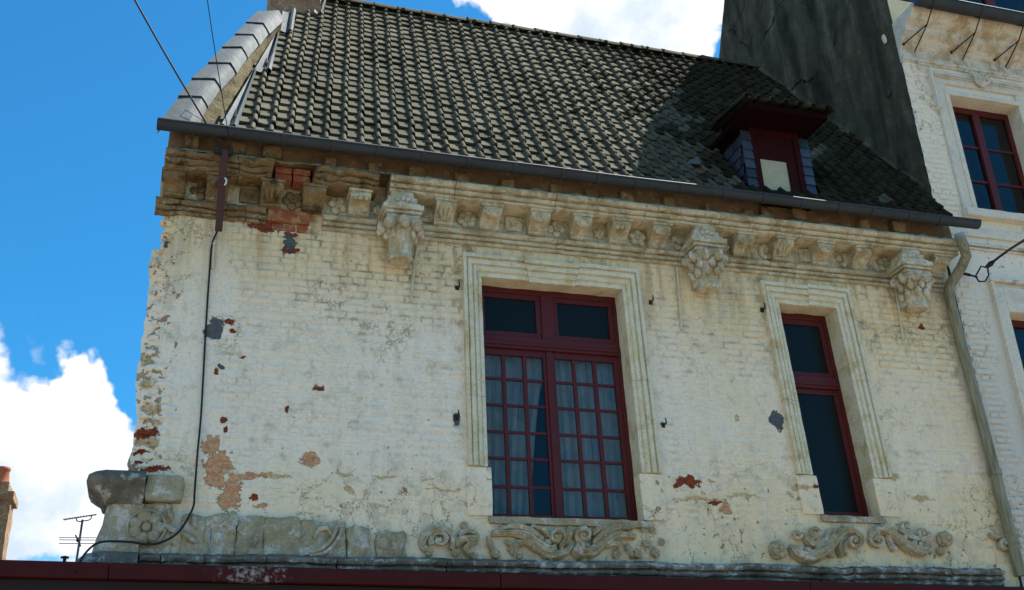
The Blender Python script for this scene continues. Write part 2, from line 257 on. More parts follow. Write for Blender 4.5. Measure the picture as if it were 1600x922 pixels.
# ------------------------------------------------------------------ mesh helpers
class MB:
    def __init__(s): s.v = []; s.f = []
    def add(s, vs, fs):
        o = len(s.v); s.v += [tuple(q) for q in vs]; s.f += [tuple(i+o for i in f) for f in fs]; return s
    def box(s, x0, x1, y0, y1, z0, z1):
        vs = [(x, y, z) for z in (z0, z1) for y in (y0, y1) for x in (x0, x1)]
        return s.add(vs, [(0, 2, 3, 1), (4, 5, 7, 6), (0, 1, 5, 4), (2, 6, 7, 3), (0, 4, 6, 2), (1, 3, 7, 5)])
    def hexa(s, p):  # 8 points: bottom 4 ring, top 4 ring
        return s.add(p, [(3, 2, 1, 0), (4, 5, 6, 7)]+[(i, (i+1) % 4, 4+(i+1) % 4, 4+i) for i in range(4)])
    def tube(s, path, rad, n=10, flat=1.0, caps=True, flute=0):
        P = [Vector(p) for p in path]; R = rad if isinstance(rad, (list, tuple)) else [rad]*len(P); o = len(s.v); up = Vector((0, 1, 0)); prev = None
        for i, p in enumerate(P):
            d = (P[min(i+1, len(P)-1)]-P[max(i-1, 0)]).normalized()
            if prev is None:
                a = d.cross(up); a = d.cross(Vector((1, 0, 0))) if a.length < 1e-3 else a
            else: a = prev-d*prev.dot(d)
            a.normalize(); b = d.cross(a).normalized(); prev = a
            for k in range(n):
                rk = R[i]*(1+(flute if k % 2 else -flute)); q = a*math.cos(2*PI*k/n)*rk+b*math.sin(2*PI*k/n)*rk; q.y *= flat; s.v.append(tuple(p+q))
        for i in range(len(P)-1):
            for k in range(n): k2 = (k+1) % n; s.f.append((o+i*n+k, o+i*n+k2, o+(i+1)*n+k2, o+(i+1)*n+k))
        if caps: s.f.append(tuple(o+k for k in range(n-1, -1, -1))); s.f.append(tuple(o+(len(P)-1)*n+k for k in range(n)))
        return s
    def ball(s, c, r, n=10, m=6):
        r = (r, r, r) if not isinstance(r, (tuple, list)) else r; o = len(s.v); s.v.append((c[0], c[1], c[2]-r[2]))
        for i in range(1, m):
            th = PI*i/m
            for k in range(n): ph = 2*PI*k/n; s.v.append((c[0]+r[0]*math.sin(th)*math.cos(ph), c[1]+r[1]*math.sin(th)*math.sin(ph), c[2]-r[2]*math.cos(th)))
        s.v.append((c[0], c[1], c[2]+r[2])); e = len(s.v)-1
        for k in range(n): s.f.append((o, o+1+(k+1) % n, o+1+k))
        for i in range(m-2):
            for k in range(n): a = o+1+i*n; s.f.append((a+k, a+(k+1) % n, a+n+(k+1) % n, a+n+k))
        a = o+1+(m-2)*n
        for k in range(n): s.f.append((a+k, a+(k+1) % n, e))
        return s
    def revolve(s, c, prof, n=20, y=1.0):
        o = len(s.v)
        for r, z in prof:
            for k in range(n): s.v.append((c[0]+r*math.cos(2*PI*k/n), c[1]+y*r*math.sin(2*PI*k/n), z))
        for i in range(len(prof)-1):
            for k in range(n): s.f.append((o+i*n+k, o+i*n+(k+1) % n, o+(i+1)*n+(k+1) % n, o+(i+1)*n+k))
        s.f.append(tuple(o+k for k in range(n-1, -1, -1))); s.f.append(tuple(o+(len(prof)-1)*n+k for k in range(n))); return s
    def sweep(s, prof, frames, closed=False):
        """prof: (u,w) points; frames: function list mapping (u,w)->xyz"""
        o = len(s.v); n = len(prof)
        for fr in frames: s.v += [tuple(fr(u, w)) for u, w in prof]
        for i in range(len(frames)-1):
            for k in range(n if closed else n-1): k2 = (k+1) % n; s.f.append((o+i*n+k, o+(i+1)*n+k, o+(i+1)*n+k2, o+i*n+k2))
        s.f.append(tuple(o+k for k in range(n))); s.f.append(tuple(o+(len(frames)-1)*n+k for k in range(n-1, -1, -1))); return s
    def xprof(s, prof, x0, x1, seg=.05):
        n = max(1, int((x1-x0)/seg)); return s.sweep(prof, [(lambda u, w, x=x0+(x1-x0)*i/n: (x, u, w)) for i in range(n+1)], True)
    def rough(s, amp, sc, seed=0, fine=0):
        out = []
        for p in s.v:
            q = Vector(p); d = mn.noise_vector(q*sc+Vector((seed, seed*2, 0)))*amp
            if fine: d += mn.noise_vector(q*sc*4)*fine
            out.append(tuple(q+d))
        s.v = out; return s
    def mesh(s, name, m=None, smooth=None):
        me = bpy.data.meshes.new(name); me.from_pydata(s.v, [], s.f); me.validate()
        bm = bmesh.new(); bm.from_mesh(me); bmesh.ops.recalc_face_normals(bm, faces=bm.faces); bm.to_mesh(me); bm.free()
        if m: me.materials.append(MATS[m])
        if smooth is not None:
            me.polygons.foreach_set('use_smooth', [True]*len(me.polygons)); me.set_sharp_from_angle(angle=math.radians(smooth))
        me.update(); return me
    def build(s, name, m, parent=None, smooth=None, bevel=0, sub=0):
        return link(name, s.mesh(name, m, smooth), parent, bevel)
def link(name, me, parent=None, bevel=0):
    o = bpy.data.objects.new(name, me); COL.objects.link(o)
    if parent: o.parent = parent; o.matrix_parent_inverse = parent.matrix_world.inverted()
    if bevel:
        b = o.modifiers.new('bevel', 'BEVEL'); b.width = bevel; b.segments = 2; b.limit_method = 'ANGLE'
    return o
def tag(o, label=None, cat=None, group=None, kind=None):
    for k, v in (('label', label), ('category', cat), ('group', group), ('kind', kind)):
        if v: o[k] = v
    return o
def empty(name, loc, label, cat, group=None):
    o = bpy.data.objects.new(name, None); COL.objects.link(o); o.location = loc; o.matrix_world = Matrix.Translation(loc)
    o.empty_display_size = .2; return tag(o, label, cat, group)
def grid_box(mb, x0, x1, y0, y1, z0, z1, step=.04, rnd=.012):
    """box with subdivided, softened faces (for weathered stone)"""
    nx, ny, nz = (max(2, int((b-a)/step)) for a, b in ((x0, x1), (y0, y1), (z0, z1))); idx = {}; o = len(mb.v); vs = []
    c = ((x0+x1)/2, (y0+y1)/2, (z0+z1)/2); hs = ((x1-x0)/2, (y1-y0)/2, (z1-z0)/2)
    def vid(i, j, k):
        if (i, j, k) not in idx:
            p = Vector((x0+(x1-x0)*i/nx, y0+(y1-y0)*j/ny, z0+(z1-z0)*k/nz)); q = [min(max(p[a], c[a]-hs[a]+rnd), c[a]+hs[a]-rnd) for a in range(3)]
            dd = p-Vector(q)
            if dd.length > rnd: p = Vector(q)+dd.normalized()*rnd
            idx[(i, j, k)] = o+len(vs); vs.append(tuple(p))
        return idx[(i, j, k)]
    for i in range(nx):
        for j in range(ny):
            for k in (0, nz): mb.f.append(tuple(vid(*q) for q in ((i, j, k), (i+1, j, k), (i+1, j+1, k), (i, j+1, k))))
    for i in range(nx):
        for k in range(nz):
            for j in (0, ny): mb.f.append(tuple(vid(*q) for q in ((i, j, k), (i+1, j, k), (i+1, j, k+1), (i, j, k+1))))
    for j in range(ny):
        for k in range(nz):
            for i in (0, nx): mb.f.append(tuple(vid(*q) for q in ((i, j, k), (i, j+1, k), (i, j+1, k+1), (i, j, k+1))))
    mb.v += vs; return mb
def nz(x, y=0, s=1.0): return mn.noise(Vector((x*s, y*s, 3.3)))
# ------------------------------------------------------------------ ground
mb = MB(); mb.add([(-400, -400, -.14), (400, -400, -.14), (400, 400, -.14), (-400, 400, -.14)], [(0, 1, 2, 3)]); tag(mb.build('ground', 'bounce_ground'), kind='structure')
mb = MB(); mb.box(-60, 60, -2.4, .6, -.5, 0); tag(mb.build('pavement', 'paving', bevel=.02), kind='structure')
mb = MB(); mb.box(-60, 60, -2.55, -2.404, -.5, .004); tag(mb.build('kerb', 'paving', bevel=.02), kind='structure')
mb = MB(); mb.box(-60, 60, -20, -8.2, -.5, 0); tag(mb.build('far_pavement', 'paving', bevel=.02), kind='structure')

# ------------------------------------------------------------------ main house
XL, XR = -.27, 7.84
HOUSE = empty('old_house', (3.8, 0, 0), 'old cream painted brick house with carved cornice and tiled roof', 'house')
def shear(x, z): return x+float(np.interp(x, [2.6, 4.0, 5.6, 6.6, 7.84], [0, .012, .047, .047, .01]))*(5.0-z)
W1 = (2.602, 4.015, 3.772, 6.0); W2 = (5.735, 6.40, 3.872, 6.012)
def lin(a, b, st): return list(np.linspace(a, b, max(2, int((b-a)/st)+1)))[:-1]
xs = lin(XL, W1[0], .02)+lin(W1[0], W1[1], .05)+lin(W1[1], W2[0], .022)+lin(W2[0], W2[1], .05)+lin(W2[1], XR, .022)+[XR]
zs = lin(0, 3.35, .4)+lin(3.35, W1[2], .03)+lin(W1[2], W2[2], .025)+lin(W2[2], W1[3], .022)+[W1[3]]+lin(W2[3], 6.46, .03)+lin(6.46, 7.1, .2)+[7.1]
def jag(z): return .035*nz(0, z, 2.3)+.022*nz(4, z, 9)+.012*nz(9, z, 24)
mb = MB(); nx, nzz = len(xs), len(zs)
for z in zs:
    for x in xs:
        f = max(0, 1-(x-XL)/.16); xx = x+f*(jag(z)+(.045 if z > 6.0 else 0)-.03*max(0, min(1, (6.3-z)/2.3)))
        h = .006*nz(x, z, 1.3)+.004*nz(x, z, 5)+.0025*nz(x, z, 17)
        if z < 4.5 or x < .3 or x > 7.2: h += .006*nz(x+5, z, 8)+.004*nz(x, z+3, 22)
        h -= f*f*.05*(1+nz(2, z, 11))
        # ragged recesses where plaster fell
        mb.v.append((shear(xx, z), -h, z))
def inside(x, z): return any(w[0]-1e-4 < x < w[1]+1e-4 and w[2]-1e-4 < z < w[3]+1e-4 for w in (W1, W2))
for j in range(nzz-1):
    for i in range(nx-1):
        if not inside((xs[i]+xs[i+1])/2, (zs[j]+zs[j+1])/2): a = j*nx+i; mb.f.append((a, a+1, a+nx+1, a+nx))
# left return wall (gable side) and back
o = len(mb.v)
for j, z in enumerate(zs): p = mb.v[j*nx]; mb.v += [(p[0]+.03, .25, z), (p[0]+.9, 3.2, z), (7.45, 3.2, z)]
for j in range(nzz-1):
    a, b = o+j*3, o+j*3+3; mb.f += [(j*nx, (j+1)*nx, b, a), (a, b, b+1, a+1), (a+1, b+1, b+2, a+2)]
wall = mb.build('wall', 'painted_wall_joint', HOUSE, smooth=50)
# window reveals
def reveal(w, d=.30):
    x0, x1, z0, z1 = w; mb = MB(); n = 40
    for side, x in ((0, x0), (1, x1)):
        o = len(mb.v)
        for i in range(n+1):
            z = z0+(z1-z0)*i/n
            for yy in (0.004, .08, .17, d): mb.v.append((shear(x, z)+.006*nz(z*9, yy*5+side*7), yy-.004, z))
        for i in range(n):
            for k in range(3): mb.f.append((o+i*4+k, o+i*4+4+k, o+i*4+5+k, o+i*4+1+k))
    for z in (z0, z1):
        o = len(mb.v); m = 16
        for i in range(m+1):
            x = x0+(x1-x0)*i/m
            for yy in (0, .08, .17, d): mb.v.append((shear(x, z), yy, z+(.012*nz(x*6, yy*4) if z == z1 and yy > 0 else 0)))
        for i in range(m):
            for k in range(3): mb.f.append((o+i*4+k, o+i*4+4+k, o+i*4+5+k, o+i*4+1+k))
    return mb.build('window_reveal', 'surround_stone', HOUSE, smooth=40)
reveal(W1); reveal(W2)
mb = MB(); mb.box(2.2, 7.2, .8, 2.9, 3.3, 6.4)
for a, b, c, dd in ((2.2, 7.2, 3.3, 3.36), (2.2, 7.2, 6.34, 6.4)): mb.box(a, b, .305, .8, c, dd)
mb.box(2.2, 2.26, .305, .8, 3.36, 6.34).box(7.14, 7.2, .305, .8, 3.36, 6.34).box(4.9, 5.0, .305, .8, 3.36, 6.34)
mb.build('room_lining', 'room_dark', HOUSE)

# bricks of the painted wall
def brick_mesh(L, H, seed, D=.03):
    mb = MB(); us = [0, .07, .35, .65, .93, 1]; ws = [0, .2, .8, 1]; o = 0; r = random.Random(seed)
    for j, w in enumerate(ws):
        for i, u in enumerate(us):
            e = (i in (0, 5))+(j in (0, 3)); d = 0 if e else .012+r.uniform(-.002, .002)
            if not e and (i in (1, 4)): d -= .002
            mb.v.append(((u-.5)*L+r.uniform(-.003, .003), -d, (w-.5)*H+r.uniform(-.0035, .0035)))
    for j in range(3):
        for i in range(5): a = j*6+i; mb.f.append((a, a+1, a+7, a+6))
    ring = [0, 1, 2, 3, 4, 5, 11, 17, 23, 22, 21, 20, 19, 18, 12, 6]; o = len(mb.v)
    for i in ring: p = mb.v[i]; mb.v.append((p[0], D, p[2]))
    for k in range(16): mb.f.append((ring[k], o+k, o+(k+1) % 16, ring[(k+1) % 16]))
    return mb
BR = {k: [brick_mesh(L, .056, 10*i+k) for i in range(7)] for k, L in ((0, .212), (1, .100))}
BRM = {k: [b.mesh('brick', 'painted_wall', smooth=35) for b in v] for k, v in BR.items()}
BRN = {k: [b.mesh('brick', 'painted_wall_neighbour', smooth=35) for b in v] for k, v in BR.items()}
def amp(x, z):
    a = 0
    if .33 < x < 2.36 and 4.33 < z < 6.3: a = 1.0 if x < 1.9 else .72
    elif 4.27 < x < 5.46 and 4.28 < z < 6.3: a = .8
    elif 6.7 < x < 7.7 and 4.25 < z < 6.3: a = .75
    elif x < .02 and 4.08 < z < 4.95: a = 1.15
    elif x < .3 and 4.95 < z < 6.3: a = .25
    elif 3.8 < z < 4.33 and not (2.36 < x < 4.27 or 5.46 < x < 6.7): a = .42
    if not a: return 0
    for cx in (1.9, 4.95, 7.25):  # rougher, deeper joints under each console
        if abs(x-cx) < .5 and 5.4 < z < 6.1: a += .45
    return a*(.75+.65*nz(x+2, z, 1.1)+.35*nz(x, z+7, 2.7))
places = []
for row in range(40):
    z = 3.84+row*.0668; x = XL+.015+(row % 2)*.055+random.uniform(0, .03); k = row % 2
    while x < 7.78:
        k = random.random() < (.42 if row % 3 else .7); k = 1 if k else 0; L = .212 if k == 0 else .100; c = x+L/2; zz = z+.006*nz(c, row, .9)
        a = amp(c, zz)
        if a > .12:
            dep = .0115-min(.0155, .0130*a+random.uniform(-.0015, .0015))
            if a > .9 and random.random() < .05: dep -= .006
            places.append((math.dist((shear(c, zz), 0, zz), CAM)+(0 if a > .6 else 2.5), k, random.randrange(7), shear(c, zz), dep, zz, random.uniform(-.012, .012), a))
        x += L+.0105+random.uniform(-.002, .003)
places.sort()
rest = MB()
def put_brick(i, pl, meshes, src, parent, restmb, basey=0):
    _, k, vi, x, dep, z, rot, a = pl; y = basey+dep-(.006*nz(x, z, 1.3)+.004*nz(x, z, 5) if basey == 0 else 0)
    if i < 300:
        o = link('brick', meshes[k][vi], parent); o.location = (x, y, z); o.rotation_euler = (random.uniform(-.03, .03), rot, random.uniform(-.012, .012))
    else:
        cr, sr = math.cos(rot), math.sin(rot); b = src[k][vi]
        restmb.add([(x+p[0]*cr+p[2]*sr, y+p[1], z-p[0]*sr+p[2]*cr) for p in b.v], b.f)
for i, pl in enumerate(places): put_brick(i, pl, BRM, BR, HOUSE, rest)
if rest.v: tag(rest.build('brick_relief', 'painted_wall', HOUSE, smooth=35), kind='stuff')

# ------------------------------------------------------------------ window surrounds
AP = [(0, -.02), (0, .056), (.022, .062), (.030, .058), (.033, .030), (.039, .030), (.046, .048), (.066, .056), (.084, .048), (.088, .022), (.095, .022), (.102, .036), (.122, .038), (.134, .030), (.137, .012), (.145, .012), (.15, .018), (.18, .016), (.18, -.02)]
def surround(w, foot, tz, joints):
    x0, x1, z0, z1 = w; ow = .178; oh = .215
    def jamb(side, za, zb, top):
        mb = MB(); n = max(2, int((zb-za)/.06)); fr = []
        for i in range(n+1):
            z = za+(zb-za)*i/n
            def f(u, ww, z=z, last=(top and i == n)):
                q = z+((.18-u)/.18*oh if last else 0); x = (x0-ow+u*ow/.18) if side < 0 else (x1+ow-u*ow/.18)
                k = .004*nz(q*7+side, u*30); return (shear(x, q)+k, -ww+k, q)
            fr.append(f)
        mb.sweep(AP, fr, True); return mb.rough(.003, 14).build('architrave_stone', 'surround_stone', HOUSE, smooth=28)
    cuts = sorted([foot, foot+.75+.1*(x0 > 5), z1])
    for s in (-1, 1):
        c = list(cuts); c[1] += .25*s*.5
        for a, b in zip(c, c[1:]): jamb(s, a+.002, b-(.002 if b < z1 else 0), b == z1)
    js = [0]+joints+[1]
    for qi, (a, b) in enumerate(zip(js, js[1:])):
        mb = MB(); n = max(2, int((b-a)*(x1-x0)/.06)); fr = []; dz = tz[qi]
        for i in range(n+1):
            uu = a+(b-a)*i/n+(.002 if i == 0 and a > 0 else 0)-(.002 if i == n and b < 1 else 0)
            def f(u, ww, uu=uu):
                xa = x0-ow*(1-u/.18); xb = x1+ow*(1-u/.18); x = xa+(xb-xa)*uu; z = z1+oh*(1-u/.18)+dz*math.sin(PI*min(1, max(0, uu)))
                k = .004*nz(x*7, u*30+3); return (shear(x, z), -ww+k, z+k)
            fr.append(f)
        mb.sweep(AP, fr, True); mb.rough(.003, 14).build('architrave_stone', 'surround_stone', HOUSE, smooth=28)
    for s in (-1, 1):  # plain foot blocks
        xa = x0-ow-.015 if s < 0 else x1-.03; xb = x0+.03 if s < 0 else x1+ow+.015; mb = MB(); grid_box(mb, xa, xb, -.022, .12, z0+.004, foot-.004, .05, .01)
        mb.v = [(shear(p[0], p[2]), p[1], p[2]) for p in mb.v]; mb.rough(.005, 9).build('foot_block', 'painted_wall', HOUSE, smooth=40)
    mb = MB(); grid_box(mb, x0-.01, x1+.01, -.045, .2, z0-.065, z0-.002, .04, .012); mb.v = [(shear(p[0], p[2]), p[1], p[2]) for p in mb.v]
    mb.rough(.009, 9, 4, .004).build('window_sill', 'frieze_stone', HOUSE, smooth=50)
surround(W1, 4.20, [.0, -.012, .004], [.33, .655]); surround(W2, 4.25, [-.006, .012], [.52])

# ------------------------------------------------------------------ windows
def bar(mb, x0, x1, y0, y1, z0, z1, sh):
    p = [(x0, y0, z0), (x1, y0, z0), (x1, y1, z0), (x0, y1, z0), (x0, y0, z1), (x1, y0, z1), (x1, y1, z1), (x0, y1, z1)]
    return mb.hexa([(sh(a, c), b, c) for a, b, c in p])
def PX(px, py, y): return FN(px, py, y)[0]
def PZ(px, py, y): return FN(px, py, y)[2]
YW = .175
fx0, fx1 = W1[0]-.05, W1[1]+.05; z0, z1 = W1[2]-.02, W1[3]+.05
idn = lambda x, z: x+.012*(5-z) if x > 3.4 else x
tz0, tz1 = PZ(850, 549, YW), PZ(850, 531, YW); mx = (PX(846, 500, YW), PX(866, 500, YW))
mb = MB(); bar(mb, fx0, W1[0]+.03, YW, YW+.07, z0, z1, idn); bar(mb, W1[1]-.035, fx1, YW, YW+.07, z0, z1, idn)
bar(mb, W1[0]+.03, W1[1]-.035, YW, YW+.07, W1[3]-.055, z1, idn); bar(mb, W1[0]+.03, W1[1]-.035, YW-.01, YW+.07, z0, W1[2]+.035, idn)
win1 = mb.build('window_frame', 'red_paint', HOUSE, bevel=.004)
mb = MB(); bar(mb, W1[0]+.03, W1[1]-.035, YW-.022, YW+.06, tz0, tz1, idn); bar(mb, W1[0]+.03, W1[1]-.035, YW-.035, YW-.022, tz0+.03, tz0+.06, idn); mb.build('transom', 'red_paint', win1, bevel=.006)
mb = MB(); bar(mb, mx[0], mx[1], YW-.008, YW+.06, tz1, W1[3]-.055, idn); mb.build('mullion', 'red_paint', win1, bevel=.005)
for a, b in ((W1[0]+.03, mx[0]), (mx[1], W1[1]-.035)):   # two upper lights
    mb = MB(); zt = W1[3]-.055; e = .05
    bar(mb, a, b, YW+.008, YW+.05, tz1, tz1+e+.01, idn); bar(mb, a, b, YW+.008, YW+.05, zt-e, zt, idn); bar(mb, a, a+e, YW+.008, YW+.05, tz1+e+.01, zt-e, idn); bar(mb, b-e, b, YW+.008, YW+.05, tz1+e+.01, zt-e, idn)
    mb.build('upper_sash', 'red_paint', win1, bevel=.004)
    mb = MB(); bar(mb, a+e, b-e, YW+.026, YW+.031, tz1+e+.01, zt-e, idn); mb.build('pane', 'obscure_glass', win1)
zr = [PZ(775, y, YW) for y in (802, 759, 714.5, 673, 631, 590, 553)]
LX = [PX(x, 696, YW) for x in (762, 790, 796, 824, 830, 857)]; RX = [PX(x, 696, YW) for x in (876, 904, 909.5, 937, 943, 971)]
smid = (LX[5]+RX[0])/2
for a, b, X6 in ((W1[0]+.03, smid-.002, LX), (smid+.002, W1[1]-.035, RX)):
    mb = MB(); zb, zt = W1[2]+.035, tz0; ya, yb = YW+.006, YW+.048
    bar(mb, a, X6[0], ya, yb, zb, zt, idn); bar(mb, X6[5], b, ya, yb, zb, zt, idn); bar(mb, X6[0], X6[5], ya, yb, zb, zr[0], idn); bar(mb, X6[0], X6[5], ya, yb, zr[6], zt, idn)
    sash = mb.build('sash', 'red_paint', win1, bevel=.004)
    for i in (1, 3):
        mb = MB(); bar(mb, X6[i], X6[i+1], ya+.006, yb-.004, zr[0], zr[6], idn); mb.build('glazing_bar', 'red_paint', win1, bevel=.004)
    for j in range(1, 6):
        mb = MB(); bar(mb, X6[0], X6[5], ya+.009, yb-.006, zr[j]-.012, zr[j]+.012, idn); mb.build('glazing_bar', 'red_paint', win1, bevel=.003)
    for j in range(6):
        for i in (0, 2, 4):
            mb = MB(); bar(mb, X6[i]-.004, X6[i+1]+.004, YW+.026, YW+.030, zr[j]+.008, zr[j+1]-.008, idn)
            dx = random.uniform(-.0015, .0015); mb.v = [(p[0], p[1]+dx*(1 if k % 2 else -1), p[2]) for k, p in enumerate(mb.v)]; mb.build('pane', 'clear_glass', win1)
mb = MB(); bar(mb, smid-.03, smid+.03, YW-.012, YW+.006, W1[2]+.035, tz0-.002, idn); mb.build('astragal', 'red_paint', win1, bevel=.006)
# window 2
sh2 = lambda x, z: shear(x, z)
YW2 = .20; x0, x1, z0, z1 = W2; ta, tb = PZ(1250, 606, YW2), PZ(1250, 588, YW2)
mb = MB(); bar(mb, x0-.05, x0+.03, YW2, YW2+.07, z0-.02, z1+.05, sh2); bar(mb, x1-.04, x1+.05, YW2, YW2+.07, z0-.02, z1+.05, sh2)
bar(mb, x0+.03, x1-.04, YW2, YW2+.07, z1-.06, z1+.05, sh2); bar(mb, x0+.03, x1-.04, YW2-.01, YW2+.07, z0-.02, z0+.04, sh2)
win2 = mb.build('window_frame', 'red_paint', HOUSE, bevel=.004)
mb = MB(); bar(mb, x0+.03, x1-.04, YW2-.025, YW2+.06, ta, tb, sh2); bar(mb, x0+.03, x1-.04, YW2-.038, YW2-.025, ta+.03, ta+.055, sh2); mb.build('transom', 'red_paint', win2, bevel=.006)
for za, zb in ((z0+.04, ta), (tb, z1-.06)):
    e = .055; mb = MB(); a, b = x0+.03, x1-.04
    bar(mb, a, b, YW2+.008, YW2+.05, za, za+e, sh2); bar(mb, a, b, YW2+.008, YW2+.05, zb-e, zb, sh2); bar(mb, a, a+.03, YW2+.008, YW2+.05, za+e, zb-e, sh2); bar(mb, b-e, b, YW2+.008, YW2+.05, za+e, zb-e, sh2)
    mb.build('sash', 'red_paint', win2, bevel=.004); mb = MB(); bar(mb, a+.03, b-e, YW2+.026, YW2+.031, za+e, zb-e, sh2); mb.build('pane', 'obscure_glass', win2)
# curtains hang inside the casements
def curtain(name, x0, x1, z0, z1, y, folds, label, gap=None, ph=0):
    mb = MB(); nx, nzn = 90, 26
    for t_ in (0, .004):
        for j in range(nzn+1):
            w = j/nzn; z = z0+(z1-z0)*w
            for i in range(nx+1):
                u = i/nx; xr = x1-(gap(w) if gap else 0); x = x0+(xr-x0)*u
                yy = y+.022*math.sin(u*folds*2*PI+ph+.6*math.sin(w*2))*(.6+.5*(1-w))+.01*math.sin(u*folds*4.3*PI+1)+t_
                mb.v.append((x, yy, z))
    n1 = (nx+1)*(nzn+1)
    for b in (0, n1):
        for j in range(nzn):
            for i in range(nx): a = b+j*(nx+1)+i; mb.f.append((a, a+1, a+nx+2, a+nx+1))
    o = mb.build(name, 'curtain_cloth', smooth=60); tag(o, label, 'curtain'); return o
curtain('curtain', W1[0], smid-.02, 3.80, tz0+.06, .29, 6, 'pale curtain drawn partly aside behind the left casement panes', lambda w: .20*max(0, 1-w*1.25)**.7+.01)
curtain('curtain', smid+.02, W1[1]+.02, 3.80, tz0+.06, .29, 7, 'pale patterned curtain covering the whole right casement', None, 1.3)

# ------------------------------------------------------------------ cornice
def segs(a, b, cuts): c = [a]+cuts+[b]; return list(zip(c, c[1:]))
ARC = [(.02, 6.315), (-.026, 6.315), (-.032, 6.325), (-.032, 6.343), (-.012, 6.350), (-.012, 6.357), (-.042, 6.362), (-.05, 6.374), (-.048, 6.388), (-.024, 6.396), (-.024, 6.402), (-.058, 6.408), (-.068, 6.42), (-.07, 6.44), (-.052, 6.462), (.02, 6.47)]
xa = XL-.03
for a, b in segs(xa, 7.80, [.30, .46, .64, 1.13, 1.62, 3.35, 4.62, 5.06, 5.92, 6.98]):
    if abs(a-.64) < .01: continue
    mb = MB(); mb.xprof(ARC, a+.003, b-.003, .03); worn = b < .7
    mb.rough(.018 if worn else .0045, 10, 1, .008 if worn else .002).build('moulding_stone', 'cornice_worn' if worn else 'cornice_stone', HOUSE, smooth=30)
mb = MB(); grid_box(mb, .645, 1.02, -.045, .05, 6.345, 6.47, .04, .012); mb.rough(.008, 12).build('moulding_stone', 'bare_brick', HOUSE, smooth=40)
for q in range(3):
    mb = MB(); grid_box(mb, .69+q*.11, .69+q*.11+.1, -.012, .05, 6.27-.0, 6.335, .03, .008); mb.rough(.004, 16, q).build('brick', 'bare_brick', HOUSE, smooth=40)
mb = MB(); grid_box(mb, XL, 7.82, -.028, .05, 6.46, 6.74, .06, .004); mb.rough(.007, 8, 2, .003).build('frieze_wall', 'cornice_stone', HOUSE, smooth=40)
COR = [(.02, 6.655), (-.235, 6.655), (-.252, 6.662), (-.256, 6.680), (-.238, 6.686), (-.238, 6.692), (-.272, 6.697), (-.284, 6.71), (-.286, 6.726), (-.266, 6.732), (-.266, 6.738), (-.312, 6.742), (-.33, 6.765), (-.328, 6.785), (-.30, 6.81), (-.15, 6.835), (.02, 6.835)]
for a, b in segs(XL+.02, 7.82, [.36, .66, 1.02, 1.60, 1.70, 2.3, 3.28, 4.2, 5.0, 5.9, 6.8]):
    if a in (.66, 1.60): continue
    mb = MB(); mb.xprof(COR, a+.003, b-.003, .03); w = b < 1.65
    mb.rough(.03 if w else .006, 9, 3, .011 if w else .003).build('corona_stone', 'cornice_worn' if w else 'cornice_stone', HOUSE, smooth=30)
for q in range(4):   # bare brick showing where corona stones are lost
    mb = MB(); grid_box(mb, .68+(q % 2)*.16, .68+(q % 2)*.16+.15, -.19, 0, 6.68+(q//2)*.07, 6.742+(q//2)*.07, .03, .008); mb.rough(.006, 12, q).build('brick', 'bare_brick', HOUSE, smooth=40)
mb = MB(); grid_box(mb, XL+.03, 7.82, -.21, .1, 6.83, 7.08, .07, .01); mb.rough(.012, 6, 5, .004).build('eave_wall', 'eave_plaster', HOUSE, smooth=40)
mb = MB()  # rough mortar along the top of the corona
n = 240
for i in range(n+1):
    x = XL+.05+(7.8-XL-.05)*i/n; h = max(0, .02+.022*nz(x, 1, 5)+.014*nz(x, 4, 17)); mb.v += [(x, -.305, 6.80), (x, -.27, 6.815+h), (x, -.2, 6.83+h)]
for i in range(n): a = i*3; mb.f += [(a, a+3, a+4, a+1), (a+1, a+4, a+5, a+2)]
mb.build('mortar_fillet', 'cornice_stone', HOUSE, smooth=60)
for i, px in enumerate([(300, 222), (372, 232), (425, 240), (516, 254), (585, 264), (652, 272), (723, 280), (794, 290), (869, 297), (925, 305), (980, 310), (1047, 318), (1110, 330), (1172, 335), (1200, 333), (1249, 336), (1352, 352), (1405, 356)]):
    p = F(px[0], px[1], -.27); mb = MB(); w = random.uniform(.05, .08); grid_box(mb, p.x-w, p.x+w, -.29+random.uniform(0, .03), -.15, p.z-.05, p.z+.07, .03, .01)
    mb.rough(.012, 12, i).build('eave_block', 'cornice_worn', HOUSE, smooth=40)
